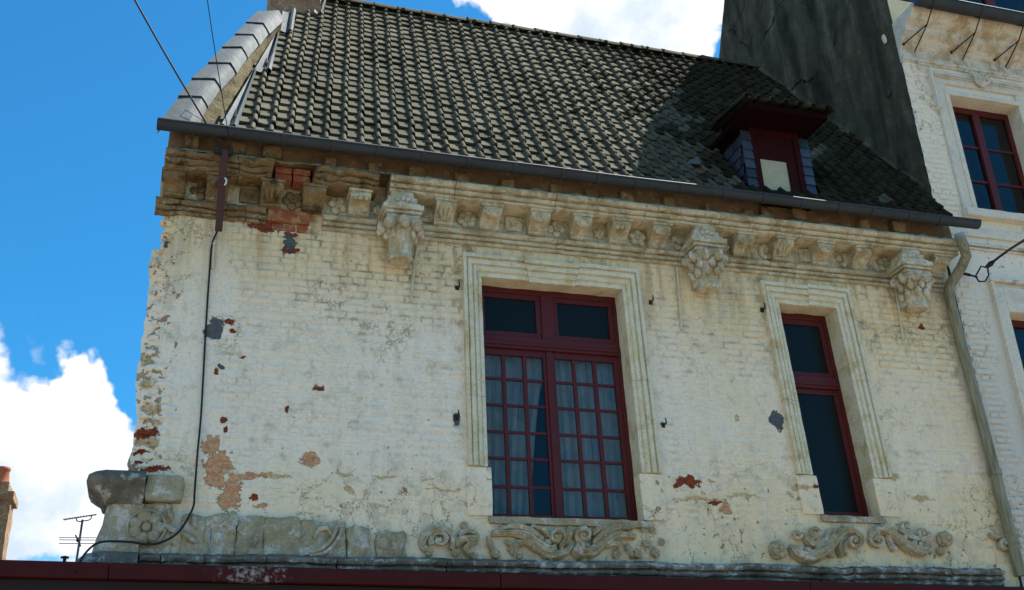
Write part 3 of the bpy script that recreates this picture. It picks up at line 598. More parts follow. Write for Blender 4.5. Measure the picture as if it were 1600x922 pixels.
# modillions
MP = [(-.02, 6.455), (-.095, 6.462), (-.10, 6.482), (-.088, 6.49), (-.105, 6.52), (-.15, 6.55), (-.20, 6.565), (-.228, 6.59), (-.232, 6.615), (-.222, 6.635), (-.226, 6.64), (-.228, 6.657), (-.02, 6.657)]
def modillion(i, px, py, kind):
    if kind == 'p': kind = ('b', 's', 'l')[i % 3]
    c = F(px, py, -.15).x; mb = MB(); hw = .092; mb.xprof(MP, c-hw, c+hw, .03)
    mb.xprof([(-.02, 6.630), (-.240, 6.630), (-.246, 6.642), (-.240, 6.656), (-.02, 6.656)], c-hw-.014, c+hw+.014, .03)
    worn = kind == 'w'
    if kind == 's': mb.tube([(c+.045*math.cos(a)*(1-a/14), -.215-.012, 6.565+.045*math.sin(a)*(1-a/14)) for a in np.linspace(0, 9, 24)], .016, 8); mb.ball((c, -.21, 6.565), (.075, .03, .04))
    elif kind == 'f':
        mb.ball((c, -.215, 6.57), (.045, .035, .05))
        for s in (-1, 1): mb.ball((c+s*.035, -.225, 6.59), .018, 8, 5); mb.tube([(c+s*.07, -.20, 6.60), (c+s*.05, -.215, 6.56), (c+s*.02, -.205, 6.53)], .014, 7)
        mb.ball((c, -.245, 6.567), .014, 7, 5); mb.ball((c, -.20, 6.53), (.03, .02, .012), 8, 5)
    elif kind == 'l':
        for s in (-1, 0, 1): mb.tube([(c+s*.02, -.105, 6.50), (c+s*.045, -.175, 6.555), (c+s*.055, -.235, 6.60)], [.012, .022, .012], 8)
    elif kind == 'b':
        for s in (-1, 0, 1): mb.ball((c+s*.05, -.21, 6.575), (.028, .025, .03), 9, 6)
    mb.rough(.013 if worn else .004, 11, i, .006 if worn else .002).build('modillion', 'cornice_worn' if px < 520 else 'cornice_stone', HOUSE, smooth=40)
for i, (px, py, k) in enumerate([(272, 285, 'w'), (340, 292, 'p'), (425, 298, 'l'), (490, 308, 'w'), (562, 312, 'b'), (695, 327, 'p'), (767, 338, 'f'), (842, 345, 'p'), (907, 349, 'f'), (968, 355, 'b'), (1030, 362, 's'), (1161, 377, 'f'), (1222, 381, 'l'), (1284, 385, 's'), (1343, 392, 'w'), (1465, 405, 'p')]):
    modillion(i, px, py, k)
def rosette(i, px, py, kind):
    c = F(px, py, -.04); x, z = c.x, 6.565; mb = MB(); y = -.03
    if kind == 's':
        mb2 = grid_box(mb, x-.085, x+.085, y-.022, y+.02, z-.075, z+.08, .03, .015)
        mb.tube([(x+.03*math.cos(a), y-.03, z+.03*math.sin(a)) for a in np.linspace(2.6, 6.6, 12)], .01, 7)
    elif kind == 't':
        for a, l in ((PI/2, .09), (PI/2+.7, .075), (PI/2-.7, .075)):
            mb.tube([(x, y, z-.05), (x+l*.6*math.cos(a), y-.03, z-.04+l*.7*math.sin(a)), (x+l*1.1*math.cos(a), y-.01, z-.04+l*1.2*math.sin(a))], [.014, .026, .006], 8)
        mb.tube([(x+.045*math.cos(a), y-.015, z-.06+.04*math.sin(a)) for a in np.linspace(0, PI, 10)], .01, 7)
    else:
        n = int(kind)
        for k in range(n):
            a = 2*PI*k/n+.4*i; mb.ball((x+.058*math.cos(a), y-.008, z+.055*math.sin(a)), (.042, .022, .04), 10, 6)
        mb.tube([(x+.024*math.cos(a), y-.03, z+.022*math.sin(a)) for a in np.linspace(0, 2*PI, 13)], .009, 7); mb.ball((x, y-.025, z), (.014, .012, .014), 8, 5)
    mb.rough(.005, 14, i, .002).build('rosette', 'cornice_worn' if px < 520 else 'cornice_stone', HOUSE, smooth=50)
for i, (px, k) in enumerate([(312, '4'), (388, 's'), (457, '5'), (528, '4'), (590, 't'), (664, 's'), (730, '6'), (803, 's'), (869, '4'), (935, 't'), (995, '5'), (1058, '3'), (1128, 't'), (1192, '7'), (1252, 's'), (1310, '4'), (1372, '5')]):
    rosette(i, px, 330 if px < 700 else 360, k)
# big capital-like consoles
def console(i, cx, kind):
    zb = 6.0; c = (cx, -.165); mb = MB()
    for (w, y, a, b) in ((.150, -.285, 6.375, 6.41), (.168, -.305, 6.413, 6.445), (.185, -.325, 6.448, 6.50), (.16, -.29, 6.503, 6.535), (.135, -.27, 6.538, 6.60), (.105, -.255, 6.603, 6.66)):
        grid_box(mb, cx-w, cx+w, y, .01, a, b, .035, .008)
    con = mb.rough(.004, 12, i, .0015).build('console', 'console_stone', HOUSE, smooth=40)
    mb = MB(); mb.revolve(c, [(.098, zb), (.106, zb+.012), (.106, zb+.03), (.098, zb+.045), (.102, zb+.1), (.115, zb+.2), (.14, zb+.32), (.15, zb+.375)], 24); mb.box(cx-.10, cx+.10, -.165, .01, zb+.06, 6.37)
    mb.rough(.004, 14, i).build('bell', 'console_stone', con, smooth=40)
    mb = MB(); mb.revolve(c, [(.08, zb-.006), (.094, zb-.003), (.094, zb+.002)], 24); mb.build('end_disc', 'cornice_stone', con, smooth=30)
    N = 8
    for k in range(N):
        a = 2*PI*(k+.5*(kind == 1))/N+PI/2*0
        if math.sin(a) > .55: continue
        ca, sa = math.cos(a), math.sin(a); mb = MB()
        def pt(r, z): return (c[0]+ca*r, c[1]+sa*r, z)
        big = 1.0 if k % 2 else .82
        if kind == 0:
            mb.ball(pt(.168, 6.318), (.058*big, .058*big, .062), 14, 9); mb.ball(pt(.192, 6.27), (.03, .03, .028), 10, 7); mb.ball(pt(.128, 6.235), (.03, .03, .045), 10, 7)
        else:
            off = .35; cb, sb = math.cos(a+off), math.sin(a+off)
            mb.ball(pt(.130, 6.155), (.036, .036, .045), 11, 7); mb.ball(pt(.158, 6.185), (.018, .018, .016), 8, 5); mb.ball((c[0]+cb*.142, c[1]+sb*.142, 6.235), (.036, .036, .05), 11, 7); mb.ball((c[0]+cb*.168, c[1]+sb*.168, 6.27), (.02, .02, .018), 8, 5)
            mb.tube([pt(.175+.036*math.cos(q)*(1-q/11), 6.325+.036*math.sin(q)*(1-q/11)) for q in np.linspace(-1.5, 7, 18)], .017, 8); mb.ball(pt(.15, 6.31), (.045, .045, .05), 11, 7)
        mb.rough(.006, 16, i+k).build('acanthus_leaf', 'console_stone', con, smooth=60)
    mb = MB()
    for s in (-1, 0, 1): mb.ball((cx+s*.05, -.275, 6.568+.01*(s == 0)), (.026, .022, .026), 10, 6)
    mb.rough(.003, 15).build('boss', 'console_stone', con, smooth=60)
CX3 = [1.815, 4.84, F(1424, 440, -.16).x]
console(0, CX3[0], 0); console(1, CX3[1], 1); console(2, CX3[2], 1)
# old vent pipes beside the consoles
for pts in ([(652, 385), (648, 410), (642, 472)], [(1058, 418), (1061, 460), (1065, 516)], [(1398, 440), (1404, 480), (1411, 532)], [(337, 345), (334, 380), (333, 420)]):
    mb = MB(); P = [F(p[0], p[1], -.022) for p in pts]; mb.tube(P, .013, 9); m = P[1]; d = (P[2]-P[0]).normalized(); mb.tube([m-d*.02, m+d*.02], .021, 9); mb.build('vent_pipe', 'vent_pipe_paint', HOUSE, smooth=40)
# shutter hooks
for px, py in ((713, 652), (1036, 664), (714, 450), (1016, 472), (1190, 484)):
    p = F(px, py, 0); mb = MB(); mb.tube([p+Vector((0, .02, 0)), p+Vector((.005, -.05, -.005)), p+Vector((.008, -.06, .01)), p+Vector((.004, -.055, .05))], [.008, .008, .007, .005], 7); grid_box(mb, p.x-.02, p.x+.02, -.012, .02, p.z-.03, p.z+.02, .02, .008)
    mb.rough(.004, 20).build('shutter_hook', 'iron', HOUSE, smooth=50)
#PART3
# ------------------------------------------------------------------ gutter and downpipe
gy, gz, gr = -.43, 6.958, .061
def gut_prof(r=gr, th=.006, cy=gy, cz=gz):
    o_ = [(cy+r*math.cos(a), cz+r*math.sin(a)) for a in np.linspace(PI, 2*PI, 13)]; i_ = [(cy+(r-th)*math.cos(a), cz+(r-th)*math.sin(a)) for a in np.linspace(2*PI, PI, 13)]
    return o_+i_
def gutter(x0, x1, cy, cz, r, parent, joints, name='gutter'):
    mb = MB(); n = 60; pr = gut_prof(r, .006, cy, cz)
    mb.sweep(pr, [(lambda u, w, x=x0+(x1-x0)*i/n: (x, u, w+.008*nz(x, 0, 1.2))) for i in range(n+1)], True)
    mb.tube([(x0+(x1-x0)*i/n, cy-r-.002, cz+.004+.008*nz(x0+(x1-x0)*i/n, 0, 1.2)) for i in range(n+1)], .011, 8)
    for x in (x0, x1): mb.sweep([(cy+r*math.cos(a), cz+r*math.sin(a)) for a in np.linspace(PI, 2*PI, 13)], [(lambda u, w, x=x+q: (x, u, w+.008*nz(x, 0, 1.2))) for q in (-.003, .003)], True)
    g = mb.build(name, 'gutter_zinc', parent, smooth=40)
    for x in joints:
        mb = MB(); q = .008*nz(x, 0, 1.2); mb.sweep(gut_prof(r+.007, .006, cy, cz+q), [(lambda u, w, x=x+d: (x, u, w)) for d in (-.018, .018)], True); mb.build('gutter_strap', 'gutter_zinc', g, smooth=40)
    return g
GXR = 7.99
gutter(-.335, GXR, gy, gz, gr, HOUSE, [FN(x, 200+(x-247)*.122, gy)[0] for x in (372, 442, 520, 590, 660, 731, 803, 878, 934, 993, 1063, 1130, 1193, 1252, 1310, 1362, 1420, 1468)])
P = [F(1499, 366, -.43), F(1503, 378, -.43), F(1510, 400, -.36), F(1502, 418, -.27), F(1484, 446, -.14), F(1482, 458, -.11), F(1490, 490, -.085), F(1508, 560, -.085), F(1545, 700, -.085), F(1570, 800, -.085), F(1589, 875, -.09), F(1596, 900, -.09)]
mb = MB(); mb.tube(P, .054, 14); dp = mb.build('downpipe', 'pipe_patina', HOUSE, smooth=50)
for px, py in ((1484, 462), (1555, 738), (1582, 845)):
    a = F(px, py, -.088); d = Vector((.02, 0, -1)).normalized(); mb = MB(); mb.tube([a-d*.03, a+d*.03], .062, 14); mb.box(a.x-.01, a.x+.01, a.y, .03, a.z-.012, a.z+.012); mb.build('pipe_clamp', 'pipe_patina', dp, smooth=40)
# ------------------------------------------------------------------ roof
PITCH = math.radians(54); UN = Vector((0, -math.sin(PITCH), math.cos(PITCH))); RP = Vector((0, -.33, 7.07)); SK = .155*math.cos(PITCH)
US = Vector((SK, math.cos(PITCH), math.sin(PITCH)))
def RF(px, py, h=0):
    r = Vector(ROT@_d(px, py)); C = Vector(CAM); return C+r*(((RP+UN*h-C).dot(UN))/r.dot(UN))
def roofz(y): return RP.z+(y-RP.y)*math.tan(PITCH)
RIDGE_Y = 2.5
def xbase(y): return .19+.32*(y+.33)
def xwall(y): return 7.80-.11*(y+.05)
mb = MB(); yb = RIDGE_Y; zt = roofz(yb); e = .03
mb.add([(-.1, -.40, roofz(-.40)-.05), (7.78, -.40, roofz(-.40)-.05), (7.5, yb, zt-.05), (.95, yb, zt-.05), (.95, 3.6, zt-1.6), (7.4, 3.6, zt-1.6)], [(0, 1, 2, 3), (3, 2, 5, 4)])
roof = mb.build('roof', 'deck_dark', HOUSE)
PROF = [(0, .006), (.02, .004), (.06, .003), (.104, .004), (.111, .008), (.113, .028), (.121, .041), (.134, .047), (.147, .042), (.156, .030), (.159, .006)]
def tile_mesh(seed):
    r = random.Random(seed); mb = MB(); L = .25; j = [r.uniform(-.0025, .0025) for _ in PROF]; sk = r.uniform(-.004, .004)
    for (Y, dz) in ((0, .034), (.1, .021), (L, .004)):
        for (x, z), q in zip(PROF, j): mb.v.append((x*.972, Y+(q+sk*(x/.16) if Y == 0 else 0), z+dz+(q if Y == 0 else 0)))
    n = len(PROF)
    for k in range(2):
        for i in range(n-1): mb.f.append((k*n+i, k*n+i+1, (k+1)*n+i+1, (k+1)*n+i))
    o = len(mb.v)
    for i in range(n): p = mb.v[i]; mb.v.append((p[0], p[1]+.002, p[2]-.020))
    for i in range(n-1): mb.f.append((o+i, o+i+1, i+1, i))
    for i in (0, n-1): mb.f.append((i, n+i, o+i))
    return mb
TV = [tile_mesh(s) for s in range(6)]; TM = [b.mesh('tile', 'tile_clay', smooth=40) for b in TV]; TMM = [b.mesh('tile', 'shaded_tile', smooth=40) for b in TV]
tiles = []; ROWL = .205; PW_ = .1605; NR = int(4.84/ROWL)+1
for row in range(NR):
    s = -.10+row*ROWL
    for c in range(-4, 50):
        x0 = .33+c*PW_; p = RP+US*s+Vector((x0, 0, 0)); xm = p.x+.08; y = p.y+.07
        if xm < xbase(y)+.02 or xm > xwall(y)+.05 or y > RIDGE_Y-.01: continue
        if y < -.05 and xm > 7.70: continue
        if 5.36 < xm < 6.32 and -.30 < y < .30: continue          # dormer
        sag = .012*nz(x0, s, .9)+.006*nz(x0, s+9, 2.5); tiles.append(((p-Vector(CAM)).length, p+UN*(sag*1.6-.014)+Vector((.010*nz(s*3, c, .5)+random.gauss(0, .002), 0, 0))+US*(.012*nz(c, row, .37)+random.gauss(0, .004)-(.03 if random.random() < .012 else 0)), random.randrange(6), random.gauss(0, .015), random.uniform(-.012, .024), xm > 4.4+ (s*.0)))
tiles.sort(key=lambda q: q[0]); restA, restB = MB(), MB(); rndA, rndB = [], []
RM = Matrix([(1, SK, 0), (0, math.cos(PITCH), UN.y), (0, math.sin(PITCH), UN.z)])
def shadow_side(p): return p.x > 4.25+(p.y+.35)*.86
for i, (d, p, v, ra, ti, _) in enumerate(tiles):
    shaded = random.random() < min(.97, max(0, (p.x-4.3)/1.5))  # dark copy grows likelier toward the tall wall, deepening the roof shade by colour
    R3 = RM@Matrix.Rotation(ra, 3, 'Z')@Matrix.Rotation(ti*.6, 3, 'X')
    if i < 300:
        o = link('tile', (TMM if shaded else TM)[v], roof); m4 = R3.to_4x4(); m4.translation = p; o.matrix_local = m4
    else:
        mbx, rl = (restB, rndB) if shaded else (restA, rndA); mbx.add([tuple(R3@Vector(q)+p) for q in TV[v].v], TV[v].f); rl += [random.random()]*len(TV[v].v)
for mbx, rl, m in ((restA, rndA, 'tile_clay'), (restB, rndB, 'shaded_tile')):
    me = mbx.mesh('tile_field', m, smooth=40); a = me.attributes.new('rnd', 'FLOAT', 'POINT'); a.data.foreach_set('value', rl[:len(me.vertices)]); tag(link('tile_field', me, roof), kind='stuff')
x = 1.40; k = 0
while x < 7.42:
    L = .34; mb = MB(); n = 10; fr = []
    for xx, sc in ((x, 1.06), (x+.06, 1.0), (x+L, .94)):
        fr.append(lambda u, w, xx=xx, sc=sc: (xx, RIDGE_Y+u*sc, roofz(RIDGE_Y)-.055+w*sc))
    pr = [(.12*math.cos(a), .115*math.sin(a)) for a in np.linspace(PI*.97, .03*PI, n)]+[(.105*math.cos(a), .10*math.sin(a)) for a in np.linspace(.03*PI, .97*PI, n)]
    mb.sweep(pr, fr, True); mb.rough(.008, 6, k); mb.v = [(p[0], p[1], p[2]+.012*nz(x, 5, 2)) for p in mb.v]; mb.build('ridge_tile', 'tile_clay', roof, smooth=40); x += L-.03; k += 1
mb = MB(); r = random.Random(4)   # moss cushions lodged against tile rolls and along the ridge
for _ in range(150):
    if r.random() < .3: p = Vector((r.uniform(1.4, 7.4), RIDGE_Y-.10+r.uniform(-.05, .05), roofz(RIDGE_Y)-.04))
    else: s = r.uniform(.1, 4.6); p = RP+US*s+Vector((.33+.105+PW_*r.randrange(3, 30), 0, 0))+UN*.02
    rr = r.uniform(.012, .028); mb.ball(tuple(p), (rr*1.2, rr, rr), 7, 5)
mb.rough(.008, 30); tag(mb.build('moss', 'moss', roof, smooth=60), kind='stuff')
# ------------------------------------------------------------------ gable parapet with zinc coping
def z8(q): return (230+q[0]/3.842, q[1]/3.842)
OUT = [z8(q) for q in [(75, 745), (190, 580), (270, 475), (370, 380), (450, 288), (530, 210), (595, 138), (665, 68)]]
CRE = [z8(q) for q in [(245, 760), (330, 583), (410, 477), (503, 383), (570, 287), (640, 212), (700, 145), (790, 64)]]
HS = [.0, .07, .11, .14, .165, .19, .205, .22]
PO = [RF(*p, h) for p, h in zip(OUT, HS)]; PC = [RF(*p, h) for p, h in zip(CRE, HS)]
PH = [RF(p[0]+7, p[1]+15, h-.06) for p, h in zip(CRE, HS)]
dn = Vector((0, 0, -.5))
def base_pt(p): y = max(p.y+.10, -.34); return Vector((xbase(y)-.012, y, roofz(y)-.06))
mb = MB(); ns = len(PO); sub = 6; st = []
for i in range(ns-1):
    for k in range(sub+(i == ns-2)): 
        u = k/sub; L = lambda A: A[i].lerp(A[i+1], u)
        a, b, c = L(PO), L(PC), L(PH); st.append((Vector((a.x+.01, a.y, max(a.z-.7, min(a.z-.06, roofz(max(a.y, -.4))-.10, 99), 6.97 if a.y < -.1 else 0))), a+Vector((.012, 0, -.03)), b+UN*-.035, c+Vector((-.012, 0, .01)), base_pt(c), Vector((base_pt(c).x, base_pt(c).y, max(base_pt(c).z-.4, 7.0)))))
for i in range(0, len(st)):
    mb.v += [(q[0], q[1], max(q[2], 6.985)) for q in st[i]]
for i in range(len(st)-1):
    for k in range(5): a = i*6+k; mb.f.append((a, a+1, a+7, a+6))
mb.f.append(tuple(range(6))); mb.f.append(tuple((len(st)-1)*6+k for k in range(6)))
par = mb.rough(.012, 9, 3, .006).build('gable_parapet', 'lichen_plaster', HOUSE, smooth=50)
for i in range(ns-1):
    mb = MB(); dirv = (PO[i+1]-PO[i]).normalized(); lift = UN*.022
    lo = (PO[i]-dirv*.02+lift, PC[i]-dirv*.02+lift, PH[i]-dirv*.02+Vector((.02, 0, .01))); up = (PO[i+1]+UN*.004, PC[i+1]+UN*.004, PH[i+1]+Vector((.006, 0, 0)))
    nS = 4; rows = []
    for k in range(nS+1):
        u = k/nS; a, b, c = (lo[q].lerp(up[q], u) for q in range(3)); a0 = a+Vector((-.004, 0, -.10))
        rows.append([a0, a, a.lerp(b, .33)+UN*.006*math.sin(PI*u), a.lerp(b, .66)+UN*.006*math.sin(PI*u), b, b.lerp(c, .5)+Vector((.006, 0, 0)), c])
    for rw in rows: mb.v += [tuple(q) for q in rw]
    for rw in rows: mb.v += [tuple(q-UN*.01) for q in rw]
    m = (nS+1)*7
    for b in (0, m):
        for k in range(nS):
            for q in range(6): a = b+k*7+q; mb.f.append((a, a+1, a+8, a+7))
    for q in range(6): mb.f.append((q, q+1, m+q+1, m+q)); a = nS*7+q; mb.f.append((a, a+1, m+a+1, m+a))
    for k in range(nS): mb.f.append((k*7, k*7+7, m+k*7+7, m+k*7)); a = k*7+6; mb.f.append((a, a+7, m+a+7, m+a))
    mb.rough(.004, 7, i).build('zinc_panel', 'zinc', par, smooth=35)
# stepped zinc abutment flashings beside the first tile columns
for (qa, qb, qc, qd) in [((448, 752), (535, 775), (655, 425), (640, 425)), ((640, 432), (745, 432), (793, 190), (775, 205)), ((795, 190), (872, 197), (893, 66), (812, 75)), ((1000, 78), (1048, 92), (1075, 0), (1030, -5))]:
    Q = [RF(*z8(q), .035) for q in (qa, qb, qc, qd)]; mb = MB(); n = 8
    for k in range(n+1):
        u = k/n; a = Q[0].lerp(Q[3], u); b = Q[1].lerp(Q[2], u); w = (b-a)
        mb.v += [tuple(a+UN*.05-UN*.03), tuple(a+w*.35-UN*.0), tuple(a+w*.62-UN*.004), tuple(a+w*.68+UN*.03), tuple(a+w*.84+UN*.045), tuple(a+w+UN*.02), tuple(a+w-UN*.05)]
    for k in range(n):
        for q in range(6): a = k*7+q; mb.f.append((a, a+1, a+8, a+7))
    mb.rough(.003, 8).build('flashing', 'zinc', par, smooth=35)
# chimney stack on the gable
mb = MB(); grid_box(mb, .70, 1.30, 2.05, 2.75, 10.0, 12.6, .07, .02); ch = mb.rough(.012, 7, 8, .006).build('chimney_stack', 'chimney_brick', HOUSE, smooth=40)
mb = MB(); grid_box(mb, .66, 1.34, 2.0, 2.80, 12.3, 12.45, .08, .02); mb.rough(.008, 7).build('chimney_band', 'chimney_brick', ch, smooth=40)
# ------------------------------------------------------------------ dormer
DX0, DX1, DY, DZ0, DZ1 = 5.44, 6.18, -.22, 7.05, 7.93
def ry(z): return RP.y+(z-RP.z)/math.tan(PITCH)
th = .05
dor = None
for xx in (DX0, DX1-th):
    mb = MB(); mb.add([(xx+q, y, z) for q in (0, th) for y, z in ((DY, roofz(DY)-.1), (DY, DZ1), (ry(DZ1)+.1, DZ1), (ry(7.2)+.1, 7.2))], [(0, 1, 2, 3), (7, 6, 5, 4), (0, 4, 5, 1), (1, 5, 6, 2), (2, 6, 7, 3), (3, 7, 4, 0)])
    o_ = mb.build('dormer' if dor is None else 'cheek', 'dormer_paint', dor or HOUSE); dor = dor or o_
for ix, xx in enumerate((DX0-.008, DX1)):   # hung slates on both cheeks
    for r_ in range(8):
        z = 7.02+r_*.115
        for c in range(8):
            y = DY+.005+c*.095+(r_ % 2)*.04
            if roofz(y+.03) > z+.14 or y > .42: continue
            mb = MB(); sx = -1 if ix == 0 else 1; mb.add([(xx+sx*a, yy, zz) for a, yy, zz in ((.006+.010, y, z), (.016, y+.088, z+.012), (.002, y+.09, z+.135), (.002, y, z+.135), (.010, y, z), (.010, y+.088, z+.012), (-.002, y+.09, z+.135), (-.002, y, z+.135))], [(0, 1, 2, 3), (7, 6, 5, 4), (0, 4, 5, 1), (1, 5, 6, 2), (2, 6, 7, 3), (3, 7, 4, 0)])
            if z+.135 < DZ1+.02: mb.build('slate', 'slate', dor)
for xx in (DX0-.03, DX1-.085):               # front corner slates
    for r_ in range(7):
        z = 7.08+r_*.112; mb = MB(); mb.hexa([(xx, DY-.028, z), (xx+.115, DY-.028, z), (xx+.115, DY-.018, z), (xx, DY-.018, z), (xx+.003, DY-.010, z+.125), (xx+.112, DY-.010, z+.125), (xx+.112, DY-.002, z+.125), (xx+.003, DY-.002, z+.125)])
        mb.build('slate', 'slate', dor)
fa, fb = DX0+.075, DX1-.075
mb = MB(); mb.box(fa, fa+.07, DY-.015, DY+.06, 7.0, DZ1).box(fb-.07, fb, DY-.015, DY+.06, 7.0, DZ1).box(fa+.07, fb-.07, DY-.012, DY+.06, DZ1-.08, DZ1); mb.build('hatch_frame', 'hatch_paint', dor, bevel=.005)
pa, pb, pza, pzb = F(1197, 305, DY).x, F(1238, 305, DY).x, 7.14, F(1192, 248, DY).z
mb = MB(); mb.box(fa+.07, pa, DY+.0, DY+.04, 7.0, DZ1-.08).box(pb, fb-.07, DY, DY+.04, 7.0, DZ1-.08).box(pa, pb, DY, DY+.04, 7.0, pza).box(pa, pb, DY, DY+.04, pzb, DZ1-.08); mb.build('hatch', 'hatch_paint', dor, bevel=.004)
mb = MB(); mb.box(pa-.005, pb+.005, DY+.012, DY+.02, pza-.005, pzb+.005); mb.build('pane', 'board_pane', dor)
ex0, ex1, ey = DX0-.09, DX1+.06, DY-.33
mb = MB(); mb.box(ex0, ex1, ey, .45, DZ1+.0, DZ1+.03); mb.build('soffit', 'dormer_paint', dor, bevel=.004)
mb = MB(); mb.box(ex0, ex1, ey-.025, ey-.002, DZ1-.01, DZ1+.055).box(ex0-.022, ex0-.002, ey-.025, .40, DZ1-.01, DZ1+.05).box(ex1+.002, ex1+.022, ey-.025, .40, DZ1-.01, DZ1+.05); mb.build('fascia_board', 'dormer_paint', dor, bevel=.004)
k = 0; xx = ex0-.03
while xx < ex1:
    for rr in range(4):
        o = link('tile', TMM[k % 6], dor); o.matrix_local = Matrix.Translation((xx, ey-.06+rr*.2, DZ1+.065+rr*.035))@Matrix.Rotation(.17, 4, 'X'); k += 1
    xx += PW_
for xx in (ex0-.02, ex1+.02):
    for rr in range(3):
        mb = MB(); y0 = ey-.08+rr*.24; n = 9; pr = [(.062*math.cos(a), .06*math.sin(a)) for a in np.linspace(-.2, PI+.2, n)]+[(.05*math.cos(a), .048*math.sin(a)) for a in np.linspace(PI+.2, -.2, n)]
        mb.sweep(pr, [(lambda u, w, y=y, s=s, zz=zz: (xx+u*s, y, DZ1+.075+zz+w*s)) for y, s, zz in ((y0, 1.08, rr*.04), (y0+.27, .95, rr*.04+.05))], True); mb.rough(.004, 9, rr); mb.build('verge_tile', 'shaded_tile', dor, smooth=40)
p = RF(1082, 258, .03); mb = MB(); mb.add([tuple(p+Vector(q)) for q in ((-.08, -.05, .0), (.07, -.05, .01), (.12, .06, .16), (-.02, .03, .06), (-.08, -.05, -.02), (.07, -.05, -.01), (.12, .06, .14), (-.02, .03, .04))], [(0, 1, 2, 3), (7, 6, 5, 4), (0, 4, 5, 1), (1, 5, 6, 2), (2, 6, 7, 3), (3, 7, 4, 0)]); mb.build('flashing', 'zinc', dor)

# ------------------------------------------------------------------ carved frieze under the windows
def Z(ox, oy, sc): return lambda x, y, d=-.045: F(ox+x/sc, oy+y/sc, d)
def spiral(c, r, turns, a0, dirn=1, n=30, fade=.25):
    return [(c[0]+r*(1-(1-fade)*i/(n-1))*math.cos(a0+dirn*turns*2*PI*i/(n-1)), c[1]+r*(1-(1-fade)*i/(n-1))*math.sin(a0+dirn*turns*2*PI*i/(n-1))) for i in range(n)]
def smooth_path(pts, n=8):
    out = []
    for i in range(len(pts)-1):
        p0, p1, p2, p3 = (pts[max(0, i-1)], pts[i], pts[i+1], pts[min(len(pts)-1, i+2)])
        for k in range(n):
            t_ = k/n; out.append(tuple(.5*((2*p1[q])+(-p0[q]+p2[q])*t_+(2*p0[q]-5*p1[q]+4*p2[q]-p3[q])*t_*t_+(-p0[q]+3*p1[q]-3*p2[q]+p3[q])*t_**3) for q in range(2)))
    return out+[pts[-1]]
def scroll_panel(zf, elems, seed=0):
    pan = None; rg = random.Random(seed)
    for e in elems:
        mb = MB(); kind = e[0]
        if kind == 'tube':
            path = smooth_path(e[1]); rr = [1.22*q for q in e[2]]; n = len(path); R_ = [float(np.interp(i/(n-1), np.linspace(0, 1, len(rr)), rr)) for i in range(n)]
            mb.tube([zf(p[0], p[1], -.03) for p in path], R_, 14, 1.6, True, .13)
            for off in (-.42, .42):
                mb.tube([zf(*p, -.03)+Vector((0, -R_[i]*1.35, R_[i]*off)) for i, p in enumerate(path)], [q*.24 for q in R_], 6, 1.2)
            if max(rr) > .035:      # acanthus lobes along the fat stems
                for i in range(3, n-3, 3):
                    p = zf(*path[i], -.03); d = zf(*path[i+1], -.03)-zf(*path[i-1], -.03); nn = Vector((-d.z, 0, d.x)).normalized()*(1 if (i//3) % 2 else -1)
                    if nn.z > -.2 or rg.random() < .4: q = p+nn*R_[i]*1.15; mb.ball((q.x, -.035-R_[i]*.4, q.z), (R_[i]*.62, R_[i]*.6, R_[i]*.62), 9, 6)
            nm = 'scroll_stem'
        elif kind == 'vol':
            path = spiral(e[1], e[2], e[3], e[4], e[5]); n = len(path); mb.tube([zf(p[0], p[1], -.035-.035*i/n) for i, p in enumerate(path)], [1.15*e[6]*(1-.5*i/n) for i in range(n)], 12, 1.5, True, .10); mb.ball(tuple(zf(*e[1], -.055)), (e[6]*1.1, .03, e[6]*1.1), 9, 6); nm = 'volute'
        else:
            c = zf(*e[1], -.03); r_ = e[2]; mb.ball(tuple(c), (r_, r_*.9, r_), 12, 8)
            for q in range(6): a = q*1.047+.5; mb.ball((c.x+r_*.55*math.cos(a), c.y-r_*.5, c.z+r_*.55*math.sin(a)), r_*.45, 9, 6)
            mb.ball((c.x, c.y-r_*.8, c.z), r_*.35, 8, 5); nm = 'boss'
        o_ = mb.rough(.007, 20, 2, .005).build('carved_scroll' if pan is None else nm, 'scroll_stone', pan or HOUSE, smooth=38); pan = pan or o_
q = Z(640, 800, 3.81)
